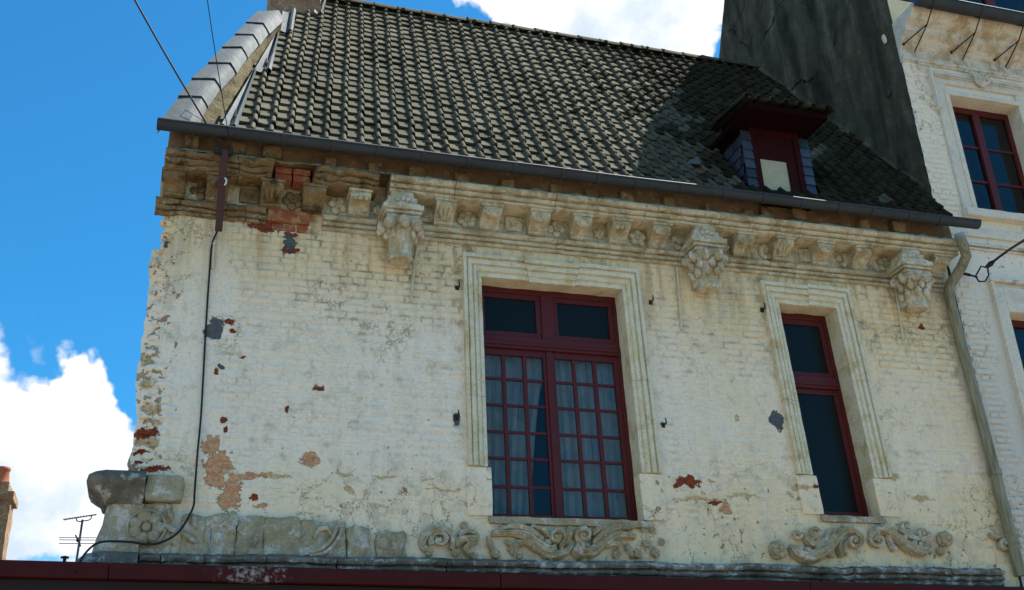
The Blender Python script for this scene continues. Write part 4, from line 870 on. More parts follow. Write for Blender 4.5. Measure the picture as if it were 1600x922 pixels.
E1 = [('vol', (875, 150), 52, 1.4, 1.4, -1, .024), ('tube', [(860, 215), (820, 235), (770, 205), (700, 150), (610, 125), (490, 128)], [.03, .045, .04, .032, .026, .02]),
      ('vol', (1037, 138), 50, 1.4, 1.7, 1, .024), ('tube', [(985, 205), (1010, 240), (1070, 245), (1150, 190), (1230, 140), (1340, 150)], [.028, .045, .04, .034, .03, .022]),
      ('tube', [(640, 262), (625, 215), (670, 185), (740, 215), (800, 262)], [.02, .02, .022, .022, .012]), ('ball', (655, 258), .032), ('tube', [(1150, 215), (1195, 190), (1240, 205), (1245, 250)], [.014, .024, .024, .02]), ('ball', (1228, 255), .034),
      ('tube', [(790, 262), (850, 262), (920, 240), (965, 200)], [.014, .03, .028, .01]), ('ball', (510, 252), .042), ('ball', (1360, 250), .042), ('ball', (1462, 245), .04), ('ball', (1412, 188), .034), ('ball', (1500, 180), .03), ('ball', (1445, 108), .028),
      ('tube', [(470, 145), (478, 190), (500, 235)], [.016, .022, .016]), ('tube', [(540, 95), (640, 90), (720, 120), (790, 160)], [.014, .024, .028, .016]), ('tube', [(720, 85), (790, 105), (825, 150)], [.012, .022, .014]), ('tube', [(925, 190), (945, 130), (950, 90)], [.02, .026, .014]),
      ('tube', [(1330, 95), (1230, 95), (1150, 130), (1095, 180)], [.014, .024, .028, .016]), ('tube', [(1190, 88), (1120, 105), (1090, 140)], [.012, .022, .014]), ('tube', [(570, 170), (600, 200), (610, 250)], [.01, .018, .012]), ('tube', [(1290, 190), (1310, 230), (1330, 270)], [.01, .018, .012]), ('ball', (1390, 110), .022)]
def wx(zf, x, y): return zf(x, y, -.03).x
zl0, zl1 = 3.415, 3.70
scroll_panel(q, E1)
E0 = [('vol', (180, 165), 58, 1.2, 2.6, 1, .022), ('ball', (115, 243), .035), ('tube', [(110, 235), (75, 200), (95, 140), (160, 100), (225, 115), (255, 165), (250, 225)], [.018, .022, .026, .026, .024, .022, .02]),
      ('ball', (272, 243), .036), ('tube', [(270, 200), (310, 165), (370, 165), (410, 140)], [.018, .028, .026, .016]), ('tube', [(400, 175), (350, 195), (335, 225), (370, 262)], [.018, .024, .024, .022]), ('ball', (382, 262), .034), ('ball', (325, 80), .032), ('tube', [(290, 140), (340, 115), (400, 130)], [.016, .02, .014])]
scroll_panel(q, E0)
q = Z(1160, 780, 3.636)
E2 = [('ball', (200, 290), .085), ('tube', [(270, 262), (300, 310), (380, 332), (470, 290), (530, 215), (580, 180), (640, 185)], [.016, .036, .045, .042, .034, .028, .02]), ('vol', (637, 235), 46, 1.3, -1.5, 1, .022),
      ('vol', (768, 232), 46, 1.3, -1.6, -1, .022), ('tube', [(720, 195), (780, 172), (850, 205), (930, 270), (1010, 298), (1060, 262)], [.018, .026, .034, .042, .042, .02]), ('vol', (308, 195), 28, 1.1, 0, 1, .018), ('vol', (405, 190), 26, 1.1, 0, -1, .018),
      ('tube', [(345, 205), (380, 250), (440, 258), (520, 200)], [.014, .028, .03, .014]), ('vol', (930, 150), 30, 1.2, 1, 1, .018), ('vol', (1022, 190), 32, 1.2, 0, 1, .02), ('tube', [(890, 175), (950, 215), (1020, 235)], [.014, .026, .018]), ('ball', (1145, 230), .075), ('ball', (1127, 298), .04),
      ('tube', [(565, 200), (545, 265), (560, 330)], [.012, .02, .018]), ('tube', [(600, 235), (575, 280), (585, 325)], [.01, .016, .014]), ('tube', [(820, 205), (840, 250), (865, 292)], [.014, .022, .024]), ('tube', [(470, 230), (490, 190), (530, 175)], [.012, .02, .012])]
scroll_panel(q, E2)
E3 = [('vol', (1490, 250), 34, 1.0, 1, 1, .02), ('tube', [(1400, 200), (1440, 215), (1480, 215)], [.012, .02, .016])]
scroll_panel(q, E3)
# bare frieze stones at the left
q = Z(320, 780, 4.21)
for i, (a, b, ta_, tb_) in enumerate([(-150, -10, 100, 390), (-5, 32, 110, 390), (40, 200, 95, 385), (215, 385, 100, 388), (395, 620, 110, 392), (625, 930, 135, 395), (937, 1090, 180, 405), (1130, 1330, 212, 405)]):
    A = q(a, ta_, -.05); B = q(b, tb_, -.05); mb = MB(); grid_box(mb, A.x, B.x, -.05+random.uniform(-.01, .012), .04, B.z, A.z, .022, .022)
    
    for q_ in range(5 if i > 1 else 2):
        px_ = random.uniform(A.x+.04, B.x-.04); pz_ = random.uniform(B.z+.05, A.z-.05); mb.ball((px_, -.045, pz_), (random.uniform(.02, .06), .02, random.uniform(.03, .08)), 10, 7)
    mb.rough(.018, 10, i, .009)
    st_ = mb.build('frieze_block', 'frieze_stone', HOUSE, smooth=50)
    if i == 5:
        for pts, rr in (([(660, 360), (760, 330), (830, 270), (870, 180)], [.012, .02, .02, .012]), ([(690, 370), (800, 345), (870, 270), (905, 190)], [.01, .018, .018, .01]), ([(720, 260), (745, 205), (800, 190), (830, 235)], [.01, .02, .02, .01])):
            m2 = MB(); path = smooth_path(pts); m2.tube([q(p[0], p[1], -.07) for p in path], [float(np.interp(k/(len(path)-1), np.linspace(0, 1, 4), rr)) for k in range(len(path))], 8); m2.rough(.004, 14).build('scroll_stem', 'frieze_stone', st_, smooth=60)
q = Z(100, 700, 4.154)
c = q(535, 515, -.06); mb = MB(); grid_box(mb, XL+.0, q(700, 500, -.05).x, -.05, .05, 3.40, 3.80, .04, .02); ros = mb.rough(.014, 8, 2, .006).build('frieze_block', 'frieze_stone', HOUSE, smooth=50)
for k in range(7):
    a = 2*PI*k/7; mb = MB(); mb.ball((c.x+.085*math.cos(a), -.06, c.z+.085*math.sin(a)), (.05, .03, .05), 10, 7); mb.rough(.008, 16, k).build('petal', 'frieze_stone', ros, smooth=60)
mb = MB(); mb.ball((c.x, -.075, c.z), (.035, .03, .035)); mb.tube([(c.x+.14*math.cos(a), -.055, c.z+.135*math.sin(a)) for a in np.linspace(0, 2*PI, 25)], .014, 8); mb.rough(.006, 16).build('boss', 'frieze_stone', ros, smooth=60)
for a, b in (((672, 395), (705, 470)), ((640, 490), (745, 555)), ((835, 430), (855, 520)), ((760, 545), (870, 620))):
    mb = MB(); mb.tube([q(*a, -.06), q((a[0]+b[0])/2+4, (a[1]+b[1])/2, -.075), q(*b, -.06)], [.012, .026, .01], 9); mb.rough(.005, 18).build('leaf', 'frieze_stone', ros, smooth=60)
# plaster lining the course above the frieze, leftmost corbel stone
def ringloft(rings, ny=10, nxn=10):
    mb = MB(); n = 4*9; o = 0
    for (z, xl, xr, yf, yb) in rings:
        r = .11; pts = []
        for cx_, cy_, a0 in ((xl+r, yf+r, PI), (xr-.005, yf+.005, 1.5*PI), (xr-.005, yb-.005, 0), (xl+r, yb-r, PI/2)):
            rr = r if cx_ < xr-.02 else .005
            for k in range(9): a = a0+PI/2*k/8; pts.append((cx_+rr*math.cos(a), cy_+rr*math.sin(a), z))
        mb.v += pts
    for i in range(len(rings)-1):
        for k in range(n): mb.f.append((i*n+k, i*n+(k+1) % n, (i+1)*n+(k+1) % n, (i+1)*n+k))
    mb.f.append(tuple(range(n-1, -1, -1))); mb.f.append(tuple((len(rings)-1)*n+k for k in range(n))); return mb
xr_ = -.16
cap = [(3.775, -.44, xr_, -.09, .45), (3.80, -.45, xr_, -.10, .45), (3.815, -.475, xr_, -.115, .46), (3.85, -.49, xr_, -.125, .46), (3.875, -.53, xr_, -.15, .47), (3.90, -.565, xr_, -.175, .48), (3.935, -.585, xr_, -.19, .48), (3.975, -.58, xr_, -.19, .48), (4.005, -.55, xr_, -.165, .47), (4.022, -.50, xr_, -.12, .45)]
cc = ringloft(cap).rough(.014, 6, 3, .005).build('corner_corbel', 'ledge_stone', HOUSE, smooth=50)
shaft = [(3.40, -.50, xr_, -.075, .42), (3.46, -.485, xr_, -.07, .42), (3.55, -.47, xr_, -.06, .42), (3.64, -.452, xr_, -.055, .42), (3.70, -.44, xr_, -.06, .42), (3.78, -.43, xr_, -.07, .42)]
mb = MB(); ringloft(shaft).rough(.02, 7, 5, .008).build('shaft', 'frieze_stone', cc, smooth=50)
mb = MB(); grid_box(mb, xr_+.003, .13, -.11, .05, 3.80, 4.0, .04, .02)
mb.rough(.016, 9, 6, .006).build('corbel_return', 'frieze_stone', cc, smooth=50)
bs = [(3.27, -.62, xr_, -.16, .45), (3.31, -.62, xr_, -.165, .45), (3.335, -.605, xr_, -.15, .45), (3.36, -.585, xr_, -.145, .45), (3.395, -.55, xr_, -.12, .44), (3.41, -.52, xr_, -.09, .44)]
ringloft(bs).rough(.010, 8, 2, .004).build('base_moulding', 'ledge_stone', cc, smooth=50)
# ledge
LP_ = [(.02, 3.24), (-.07, 3.24), (-.085, 3.25), (-.088, 3.272), (-.065, 3.278), (-.065, 3.288), (-.098, 3.292), (-.108, 3.305), (-.104, 3.322), (-.08, 3.328), (-.08, 3.336), (-.122, 3.340), (-.134, 3.36), (-.128, 3.38), (-.10, 3.386), (-.07, 3.408), (.02, 3.415)]
for i, (a, b) in enumerate(segs(-.155, 7.60, [.0, .32, .78, 1.32, 2.2, 3.6, 4.4, 5.62, 5.98, 7.0])):
    mb = MB(); mb.xprof(LP_, a+.004, b-.004, .03); brk = abs(a-5.62) < .01
    mb.v = [(p[0], p[1]+(.03 if brk else 0), p[2]-.008*max(0, p[0]-2)/4+.012*nz(p[0], 2, 1.5)) for p in mb.v]
    mb.rough(.02 if brk else .008, 10, i, .006).build('ledge_block', 'ledge_stone', HOUSE, smooth=45)
mb = MB(); grid_box(mb, 7.6, 7.83, -.03, .05, 3.2, 3.46, .05, .02); mb.rough(.01, 8).build('ledge_block', 'painted_wall', HOUSE, smooth=45)
#PART4
# ------------------------------------------------------------------ shop fascia below the ledge
tilt = lambda x: -.0125*(x-1.5)
SF = empty('shop_fascia', (3, -.2, 0), 'long dark red painted timber shop fascia running beneath the stone ledge', 'shopfront')
def fx(x0, x1, y0, y1, z0, z1, n=60):
    mb = MB(); mb.sweep([(y0, z0), (y0, z1), (y1, z1), (y1, z0)], [(lambda u, w, x=x0+(x1-x0)*i/n: (x, u, w+tilt(x)*(w > 1)+.004*nz(x, 3, .8)*(w > 1))) for i in range(n+1)], True); return mb
for a_, b_ in ((-2.6, -.35), (-.347, 2.6), (2.603, 5.4), (5.403, 8.6)): fx(a_, b_, -.26, .12, 3.155+random.uniform(-.004, .004), 3.275+random.uniform(-.003, .003), 20).build('fascia_board', 'fascia_paint', SF, bevel=.01)
fx(-2.6, 8.6, -.20, .12, 2.60, 3.150).build('lower_board', 'brown_board', SF)
fx(-2.6, 8.6, -.23, -.205, 2.9, 3.0).build('moulding', 'brown_board', SF, bevel=.008)
for x in (-2.55, 1.0, 4.0, 7.6): 
    mb = MB(); mb.box(x, x+.25, -.22, .1, .003, 2.6); mb.build('pilaster', 'fascia_paint', SF, bevel=.01)
mb = MB(); mb.box(-2.55, XL-.02, .0, .1, .003, 2.6); mb.build('gate_panel', 'brown_board', SF)
# ------------------------------------------------------------------ cable bracket, cables, wires
BR_ = empty('cable_bracket', tuple(F(350, 360, -.37)), 'rust red steel cable post fixed in front of the worn cornice', 'bracket')
a, b = F(351, 236, -.37), F(350, 334, -.37); c = F(348, 362, -.30)
mb = MB(); mb.box(a.x-.032, a.x+.032, -.40, -.34, b.z, a.z); mb.build('post', 'rusty_steel', BR_, bevel=.004)
mb = MB(); mb.box(a.x-.030, a.x+.030, -.398, -.342, F(349, 360, -.37).z, b.z-.002); mb.build('foot', 'rusty_steel', BR_)
mb = MB(); mb.box(a.x-.022, a.x+.022, -.342, -.03, a.z-.42, a.z-.385); mb.build('wall_arm', 'rusty_steel', BR_, bevel=.004); mb = MB(); mb.box(a.x-.022, a.x+.022, -.342, -.1, a.z-.16, a.z-.12); mb.build('wall_arm', 'rusty_steel', BR_, bevel=.004)
ins = F(351, 285, -.405); mb = MB(); mb.tube([ins+Vector((0, -.012, .035)), ins+Vector((.012, -.022, .015)), ins+Vector((.012, -.022, -.015)), ins+Vector((0, -.012, -.035))], .007, 8); mb.build('hook', 'porcelain', BR_, smooth=50)
mb = MB(); top = Vector((a.x, -.37, a.z)); mb.revolve((top.x-.06, -.37), [(.02, top.z-.01), (.028, top.z+.02), (.016, top.z+.04), (.024, top.z+.06), (.01, top.z+.075)], 12); mb.revolve((top.x+.05, -.37), [(.014, top.z-.01), (.02, top.z+.02), (.012, top.z+.05)], 12); mb.box(top.x-.09, top.x+.07, -.385, -.355, top.z-.03, top.z-.008); mb.build('insulator', 'iron', BR_, smooth=40)
def along(px, py, z):
    r = ROT@_d(px, py); return Vector(CAM+r*((z-CAM[2])/r[2]))
for (p0, px, nm, lab, rad) in ((top+Vector((-.05, 0, .06)), (120, -170), 'overhead_wire', 'thick black overhead wire slanting up from the rust red cable post', .0085), (top+Vector((.05, 0, .03)), (303, -150), 'overhead_wire', 'thin black overhead wire rising steeply from the rust red cable post', .004)):
    p1 = along(*px, 8.2); mb = MB(); n = 24; mb.tube([p0.lerp(p1, i/n)+Vector((0, 0, -.05*math.sin(PI*i/n))) for i in range(n+1)], rad, 7); tag(mb.build(nm, 'black_rubber', smooth=60), lab, 'wire')
pa_ = F(290, 172, -.35); mb = MB(); mb.tube([top+Vector((-.06, 0, .06)), F(320, 190, -.38), pa_, F(286, 176, -.33)], .003, 6); tag(mb.build('tie_wire', 'black_rubber', smooth=60), 'short black tie wire looped onto the zinc coping at the gable foot', 'wire')
path = [(346, 236, -.40), (347, 262, -.38), (347, 300, -.34), (346, 335, -.25), (340, 360, -.09), (331, 383, -.03), (327, 430, -.022), (322, 505, -.022), (318, 580, -.024), (314, 650, -.026), (308, 715, -.03), (304, 770, -.045), (301, 795, -.085), (281, 829, -.10), (258, 845, -.11), (232, 851, -.115), (205, 847, -.13), (165, 846, -.15), (145, 853, -.18), (128, 872, -.20), (118, 895, -.27)]
mb = MB(); P = [F(*p) for p in path]; Q = []
for i in range(len(P)-1):
    for k in range(4):
        t_ = k/4; p0, p1, p2, p3 = P[max(0, i-1)], P[i], P[i+1], P[min(len(P)-1, i+2)]; Q.append(.5*(2*p1+(p2-p0)*t_+(2*p0-5*p1+4*p2-p3)*t_*t_+(3*p1-p0-3*p2+p3)*t_**3))
Q.append(P[-1]); mb.tube(Q, .0085, 8); tag(mb.build('wall_cable', 'black_rubber', smooth=60), 'black cable running down the plaster and along the stone frieze', 'cable')
# service cable anchored on the neighbour's wall
AN = empty('service_cable', tuple(F(1505, 425, -.1)), 'black service cable with a looped end anchored beside the downpipe top', 'cable')
mb = MB(); mb.tube([F(1612, 368, -1.6)+(F(1612, 368, -1.6)-F(1580, 388, -.9))*9, F(1612, 368, -1.6), F(1580, 388, -.9), F(1562, 401, -.5), F(1548, 412, -.35)], .013, 8); mb.tube([F(1553, 408, -.38), F(1548, 412, -.35), F(1541, 418, -.31)], [.016, .03, .018], 9); mb.build('span', 'black_rubber', AN, smooth=60)
mb = MB(); mb.tube([F(*p) for p in ((1541, 418, -.31), (1533, 416, -.28), (1528, 425, -.25), (1524, 432, -.22), (1530, 440, -.24), (1539, 440, -.28), (1545, 430, -.31), (1543, 418, -.31))], .009, 8); mb.tube([F(1527, 433, -.23), F(1516, 430, -.15), F(1503, 427, -.05)], .010, 8); mb.build('loop', 'black_rubber', AN, smooth=60)
mb = MB(); mb.tube([F(1516, 430, -.13), F(1508, 428, -.09), F(1498, 426, -.03)], .016, 8); mb.build('anchor', 'iron', AN, smooth=50)

# ------------------------------------------------------------------ neighbour's taller house
NB = empty('neighbour_house', (9.5, 0, 0), 'taller white painted brick house with bare dark rendered gable', 'house')
YN, XN = -.05, 7.845
def NF(px, py, y=YN): return F(px, py, y)
wz0, wz1 = 7.36, 8.90; wx0, wx1 = 8.37, 9.36; lx0, lz0, lz1 = 8.46, 3.9, 6.13
mb = MB(); xs2 = lin(XN, wx0, .03)+lin(wx0, lx0, .03)+lin(lx0, wx1, .1)+lin(wx1, 12.5, .3)+[12.5]; zs2 = [0, 1.5, 3.0]+lin(3.4, lz0, .1)+lin(lz0, lz1, .03)+lin(lz1, wz0, .03)+lin(wz0, wz1, .03)+lin(wz1, 9.6, .05)+[9.6, 10.25]
n2 = len(xs2)
for z in zs2:
    for x in xs2: f = max(0, 1-(x-XN)/.05); mb.v.append((x+f*.012*nz(z, 1, 13), YN-.004*nz(x, z, 2)-.003*nz(x, z, 9)+f*.01, z))
def ins2(x, z): return (wx0 < x < wx1 and wz0 < z < wz1) or (lx0 < x < wx1 and lz0 < z < lz1)
for j in range(len(zs2)-1):
    for i in range(n2-1):
        if not ins2((xs2[i]+xs2[i+1])/2, (zs2[j]+zs2[j+1])/2): a = j*n2+i; mb.f.append((a, a+1, a+n2+1, a+n2))
mb.build('front_wall', 'painted_wall_neighbour', NB, smooth=50)
for (a0, a1, b0, b1) in ((wx0, wx1, wz0, wz1), (lx0, wx1, lz0, lz1)):
    mb = MB()
    for p in (((a0, b0), (a0, b1)), ((a1, b0), (a1, b1)), ((a0, b0), (a1, b0)), ((a0, b1), (a1, b1))): mb.add([(x, y, z) for y in (YN, YN+.25) for x, z in p], [(0, 1, 3, 2)])
    mb.build('window_reveal', 'white_trim', NB)
    mb = MB(); mb.box(a0-.1, a1+.1, YN+.7, YN+.75, b0-.2, b1+.2).box(a0-.12, a0-.1, YN+.25, YN+.7, b0-.2, b1+.2).box(a1+.1, a1+.12, YN+.25, YN+.7, b0-.2, b1+.2); mb.build('room_lining', 'room_dark', NB)
# dark gable wall: mansard profile in the y-z plane, skewed slightly inward
prof = [(YN+.012, 0), (YN+.012, 10.2), (.08, 10.45), (.24, 13.92), (.34, 13.84), (.70, 13.80), (1.12, 13.70), (1.62, 13.38), (2.05, 13.02), (2.60, 12.68), (2.96, 12.62), (3.36, 11.65), (3.75, 10.4), (3.75, 0)]
def gx(y): return XN-.11*(y-YN)
mb = MB(); ys = np.linspace(YN+.012, 3.75, 64)
def topz(y): return float(np.interp(y, [p[0] for p in prof[1:13]], [p[1] for p in prof[1:13]]))
o = 0; nzg = 70
for y in ys:
    for k in range(nzg+1):
        z = 3.0+(topz(y)-3.0)*k/nzg; h = .018*nz(y, z, .8)+.008*nz(y, z, 3.5)+.004*nz(y+3, z, 12); mb.v.append((gx(y)-h*(1 if 0 < k else 0), y, z))
for i in range(len(ys)-1):
    for k in range(nzg): a = i*(nzg+1)+k; mb.f.append((a, a+1, a+nzg+2, a+nzg+1))
o = len(mb.v)
for y in ys: mb.v.append((gx(y)+.4, y, topz(y)))
for i in range(len(ys)-1): mb.f.append((i*(nzg+1)+nzg, o+i, o+i+1, (i+1)*(nzg+1)+nzg))
mb.add([(gx(3.75), 3.75, 3), (gx(3.75), 3.75, topz(3.75)), (12.5, 3.75, topz(3.75)), (12.5, 3.75, 3)], [(0, 1, 2, 3)])
mb.build('gable_wall', 'dark_render', NB, smooth=60)
mb = MB(); pts = [(p[0], p[1]-.04) for p in prof[1:13]]
mb.v = [(x, y, z) for x in (7.6, 12.5) for y, z in pts]; m = len(pts); mb.v[0] = (XN+.02, *pts[0]); mb.f = [(i, i+1, m+i+1, m+i) for i in range(m-1)]
mb.v = [(max(v[0], gx(v[1])+.06), v[1], v[2]) for v in mb.v]; mb.build('roof', 'slate', NB)
mb = MB(); n = 60
for i in range(n+1):
    y = .02+2.44*i/n; zz = roofz(y)+.05; x = xwall(y)-.01+.0; x = gx(max(y, YN+.02)); w = .035+.02*nz(y, 3, 4); mb.v += [(x-w, y, zz+.0), (x-w*.45, y, zz+.05+.02*nz(y, 1, 7)), (x-.004, y, zz+.07+.03*nz(y, 8, 5)), (x+.03, y, zz-.05)]
for i in range(n):
    for k in range(3): a = i*4+k; mb.f.append((a, a+1, a+5, a+4))
mb.rough(.01, 12, 1, .005).build('mortar_flashing', 'dark_render', NB, smooth=50)
for px, py in ((1372, 60), (1380, 145)):  # two pocks in the render
    r = ROT@_d(px, py); tt = 7.72/r[0]; p = Vector(CAM+r*tt); p.x = gx(p.y)-.015; mb = MB(); mb.ball(tuple(p), (.012, .03, .07), 12, 9); mb.rough(.03, 14).build('plaster_patch', 'white_trim' if py < 100 else 'dark_render', NB, smooth=60)
# neighbour bricks
nb = []; row = 0; z = 3.55
while z < 9.38:
    x = XN+.012+(row % 2)*.055
    while x < 8.45:
        k = 1 if random.random() < .5 else 0; L = .212 if k == 0 else .1; c_ = x+L/2
        lim = 8.17 if z > 7.15 else (8.20 if z < 6.45 else 0)
        if c_+L/2 < lim+.02 and not 6.85 < z < 7.3: nb.append((abs(z-8), k, random.randrange(7), c_, -.004+random.uniform(-.003, .003)+.004*nz(c_, z, 2), z, random.uniform(-.012, .012), 1))
        x += L+.0105
    z += .0668; row += 1
nb.sort(); rest = MB()
for i, pl in enumerate(nb): put_brick(i, pl, BRN, BR, NB, rest, YN)
if rest.v: tag(rest.build('brick_relief', 'painted_wall_neighbour', NB, smooth=35), kind='stuff')
# cornice, gutter
NP = [(YN+.02, 9.30), (YN-.02, 9.30), (YN-.025, 9.325), (YN-.04, 9.33), (YN-.045, 9.36), (YN-.02, 9.372), (YN-.02, 9.50), (YN-.05, 9.515), (YN-.055, 9.545), (YN-.09, 9.56), (YN-.15, 9.62), (YN-.19, 9.635), (YN-.20, 9.70), (YN-.30, 9.73), (YN-.36, 9.80), (YN-.38, 9.86), (YN+.02, 9.87)]
for a, b in segs(XN-.01, 12.4, [8.6, 9.5, 10.5]):
    mb = MB(); mb.xprof(NP, a+.002, b-.002, .05); mb.rough(.006, 7, 2, .003).build('cornice_stone', 'neighbour_stone', NB, smooth=30)
ng = gutter(7.86, 12.4, YN-.47, 9.86, .085, NB, [FN(x, y, YN-.47)[0] for x, y in ((1457, 12), (1532, 25), (1598, 37))])
for px, py in ((1457, 20), (1532, 33), (1600, 45)):
    p = F(px, py, YN-.45); mb = MB(); q0 = Vector((p.x, YN-.46, 9.77)); q1 = Vector((p.x, YN-.33, 9.64)); mb.tube([q0, q1, Vector((p.x-.16, YN-.06, 9.52))], .008, 7); mb.tube([q1, Vector((p.x-.02, YN-.05, 9.44))], .008, 7); mb.ball((p.x-.16, YN-.06, 9.52), .018, 7, 5); mb.build('gutter_bracket', 'iron', NB, smooth=50)
mb = MB(); mb.tube([NF(1425, 65, -.16), NF(1432, 82, -.1), NF(1437, 108, -.08)], .012, 8); mb.build('vent_pipe', 'vent_pipe_paint', NB, smooth=40)
# window surround with ear, key ornament and sill
sl = 8.19
def nbox(x0, x1, d, z0, z1, name='surround_stone', m='white_trim', par=NB, bev=.006):
    mb = MB(); mb.box(x0, x1, YN-d, YN+.02, z0, z1); return mb.build(name, m, par, bevel=bev)
nbox(sl, wx0-.006, .035, wz0-.02, 9.06); nbox(wx0-.06, wx0-.001, .05, wz0-.02, wz1+.06); nbox(wx0-.001, wx1+.06, .048, wz1+.002, wz1+.062); nbox(wx1+.002, wx1+.2, .035, wz0-.02, 9.06)
nbox(sl, wx1+.2, .030, 9.064, 9.24); nbox(sl-.035, sl-.001, .075, 8.70, 9.245); nbox(sl-.05, sl+.01, .085, 8.66, 8.70)
for q_ in range(3): nbox(sl+.03, wx1+.15, .042+.01*q_, 9.125+q_*.022, 9.141+q_*.022, 'moulding', 'neighbour_stone', NB, .003)
k = NF(1531, 126, YN-.05); mb = MB()
for s in (-1, 1): mb.tube([(k.x+s*.02, YN-.06, k.z-.08), (k.x+s*.09, YN-.08, k.z-.03), (k.x+s*.08, YN-.075, k.z+.05), (k.x+s*.13, YN-.07, k.z+.09), (k.x+s*.15, YN-.065, k.z+.05)], [.016, .026, .022, .02, .012], 8)
for s in (-1, 0, 1): mb.tube([(k.x+s*.03, YN-.06, k.z+.09), (k.x+s*.035, YN-.085, k.z), (k.x+s*.02, YN-.065, k.z-.11)], [.014, .024, .012], 8)
mb.rough(.004, 14).build('key_ornament', 'neighbour_stone', NB, smooth=60)
mb = MB(); grid_box(mb, sl-.02, wx1+.22, YN-.10, YN+.1, wz0-.11, wz0-.01, .06, .012); mb.rough(.005, 9).build('window_sill', 'white_trim', NB, smooth=40)
for a, b, d in ((7.02, 7.13, .03), (6.90, 6.93, .035), (6.86, 6.885, .02)): 
    mb = MB(); mb.xprof([(YN+.02, a), (YN-d, a), (YN-d-.008, (a+b)/2), (YN-d, b), (YN+.02, b)], XN+.03, 12.4, .06); mb.rough(.003, 9).build('string_course', 'neighbour_stone' if b < 7 else 'white_trim', NB, smooth=40)
nbox(8.29, 8.33, .06, 3.6, 6.47); nbox(8.334, lx0-.004, .03, 3.6, 6.43); nbox(lx0-.002, wx1+.2, .030, lz1+.004, 6.43); nbox(8.29, wx1+.2, .06, 6.474, 6.51, 'moulding', 'neighbour_stone')
def nwin(x0, x1, z0, z1, cols, rows):
    y = YN+.16; mb = MB(); f = .055
    mb.box(x0-.02, x0+f, y, y+.06, z0-.02, z1+.02).box(x1-f, x1+.02, y, y+.06, z0-.02, z1+.02).box(x0+f, x1-f, y, y+.06, z1-f-.02, z1+.02).box(x0+f, x1-f, y, y+.06, z0-.02, z0+f)
    fr = mb.build('window_frame', 'red_paint', NB, bevel=.004); xm = (x0+x1)/2
    mb = MB(); mb.box(xm-.05, xm+.05, y-.012, y+.05, z0+f, z1-f-.02); mb.build('mullion', 'red_paint', fr, bevel=.006)
    for a, b in ((x0+f, xm-.05), (xm+.05, x1-f)):
        H = (z1-f-.02-z0-f)/rows
        for j in range(rows):
            za = z0+f+j*H
            if j: mb = MB(); mb.box(a, b, y+.008, y+.045, za-.015, za+.015); mb.build('glazing_bar', 'red_paint', fr, bevel=.003)
            mb = MB(); mb.box(a-.005, b+.005, y+.024, y+.029, za-.005, za+H+.005); mb.v = [(p[0], p[1]+random.uniform(-.001, .001), p[2]) for p in mb.v]; mb.build('pane', 'dark_glass', fr)
nwin(wx0, wx1, wz0, wz1, 2, 3); nwin(lx0, wx1, lz0, lz1, 2, 3)
# roof dormer window just over the gutter
da = F(1470, 0, .05).x; mb = MB(); mb.box(8.8, 10.4, .02, .12, 9.9, 10.25).box(8.8, 8.9, .02, .9, 10.25, 11.6).box(10.3, 10.4, .02, .9, 10.25, 11.6).box(8.7, 10.5, -.1, 1.2, 11.6, 11.7); nd = mb.build('dormer', 'slate', NB)
mb = MB(); mb.box(8.9, 9.0, .02, .1, 10.25, 11.6).box(9.42, 9.56, .015, .1, 10.25, 11.6).box(10.2, 10.3, .02, .1, 10.25, 11.6); mb.build('window_frame', 'red_paint', nd, bevel=.004)
mb = MB(); mb.box(9.0, 9.42, .05, .06, 10.25, 11.6); mb.build('pane', 'dark_glass', nd); mb = MB(); mb.box(9.56, 10.2, .05, .06, 10.25, 11.6); mb.build('pane', 'dark_glass', nd)

# ------------------------------------------------------------------ things beyond the left gable
BG = empty('background_house', (-5, 14, 0), 'distant low brick house with a weathered brick chimney', 'house')
yb = 12.0; A = F(0, 870, yb); z_ = A.z-1.2
mb = MB(); mb.box(-12, 1.5, yb-1, yb+5, -.1, z_-.9); mb.build('wall', 'chimney_brick', BG)
mb = MB(); mb.add([(-12.2, yb-1.2, z_-1), (1.7, yb-1.2, z_-1), (1.7, yb+2, z_), (-12.2, yb+2, z_), (-12.2, yb+5.2, z_-1), (1.7, yb+5.2, z_-1)], [(0, 1, 2, 3), (3, 2, 5, 4)]); mb.build('roof', 'tile_clay', BG)
r0 = F(16, 800, yb); r1 = F(24, 775, yb); r2 = F(14, 757, yb); topc = F(14, 735, yb); l0 = r0.x-1.1
mb = MB(); grid_box(mb, l0, F(14, 800, yb).x, yb, yb+.6, z_-.6, F(20, 781, yb).z, .09, .02); chb = mb.rough(.015, 5, 2, .006).build('chimney', 'chimney_brick', BG, smooth=40)
mb = MB(); grid_box(mb, l0-.05, F(23, 775, yb).x, yb-.08, yb+.68, F(20, 782, yb).z+.003, F(20, 768, yb).z, .09, .02); mb.rough(.012, 6).build('cap_course', 'chimney_brick', chb, smooth=40)
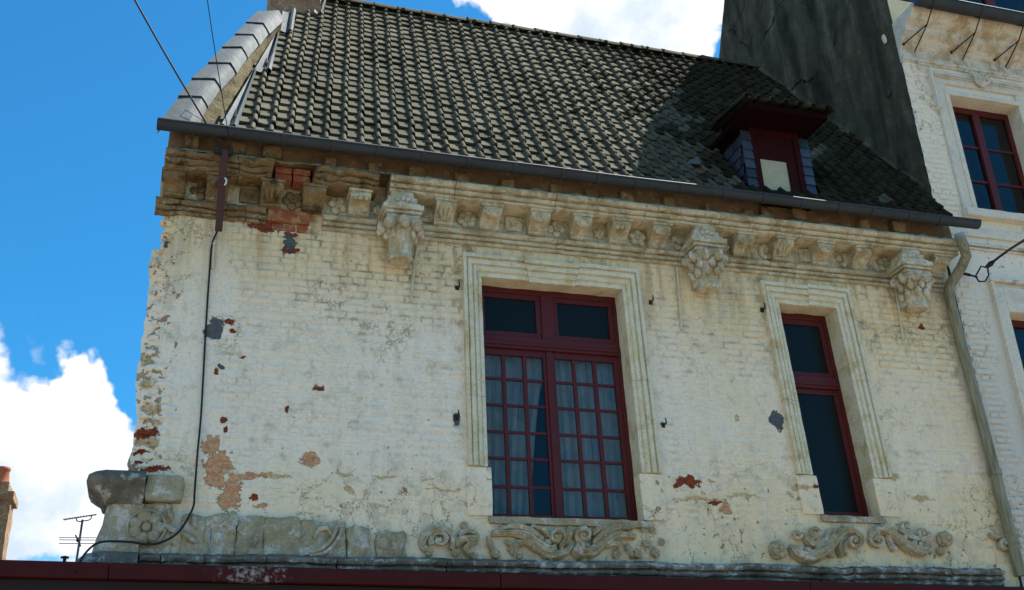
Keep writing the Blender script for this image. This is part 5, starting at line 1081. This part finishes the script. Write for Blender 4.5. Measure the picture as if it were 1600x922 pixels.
mb = MB(); grid_box(mb, l0+.05, F(14, 760, yb).x, yb+.02, yb+.58, F(20, 768, yb).z+.003, F(14, 752, yb).z, .08, .02); mb.rough(.012, 6).build('cap_course', 'chimney_brick', chb, smooth=40)
for dx in (0, -.5):
    q = F(2, 755, yb+.3); mb = MB(); hz = F(3, 731, yb+.3).z; mb.revolve((q.x+dx, yb+.3), [(.13, q.z), (.11, hz-.08), (.12, hz-.06), (.13, hz-.03), (.12, hz)], 16); mb.build('chimney_pot', 'terracotta', chb, smooth=40)
ya = yb+2.0; m0 = F(119, 880, ya); m1 = F(129, 812, ya); base = Vector((m0.x-.03, ya, z_-.05))
AT = empty('tv_antenna', tuple(base), 'thin television antenna mast standing behind the stone corner corbel', 'antenna')
mb = MB(); mb.tube([base, m0, m1], .022, 8); mb.build('mast', 'aluminium', AT, smooth=50)
mb = MB(); mb.tube([F(99, 812, ya), F(151, 804, ya)], .013, 7); mb.build('boom', 'aluminium', AT, smooth=50)
mb = MB(); mb.tube([F(119, 809, ya), F(120, 814, ya), F(124, 815, ya), F(138, 813, ya), F(142, 811, ya), F(143, 806, ya)], .012, 7); mb.build('yoke', 'aluminium', AT, smooth=50)
for k in range(12):
    p = F(100+k*4.4, 811.8-k*.68, ya); mb = MB(); mb.tube([p+Vector((0, -.1, -.01)), p+Vector((0, .1, .01))], .008, 6); mb.build('element', 'aluminium', AT)
for y in (840, 843.5, 849):
    mb = MB(); mb.tube([F(92, y, ya), F(123, y+.3, ya), F(152, y+.4, ya)], .008, 6); mb.build('element', 'aluminium', AT)
mb = MB(); c_ = F(122, 844, ya); mb.ball(tuple(c_), .04, 8, 6); mb.tube([c_, c_+Vector((-.06, 0, .1))], .014, 6); mb.tube([c_, c_+Vector((.06, 0, -.12))], .014, 6); mb.build('junction_box', 'iron', AT, smooth=50)
mb = MB(); p = F(101, 873, .05); mb.revolve((p.x, .05), [(.012, p.z-.06), (.012, p.z+.0), (.03, p.z+.004), (.03, p.z+.014), (.01, p.z+.02)], 12); tag(mb.build('vent_cap', 'iron', smooth=40), 'small black vent cap standing on the red fascia beside the antenna', 'vent')
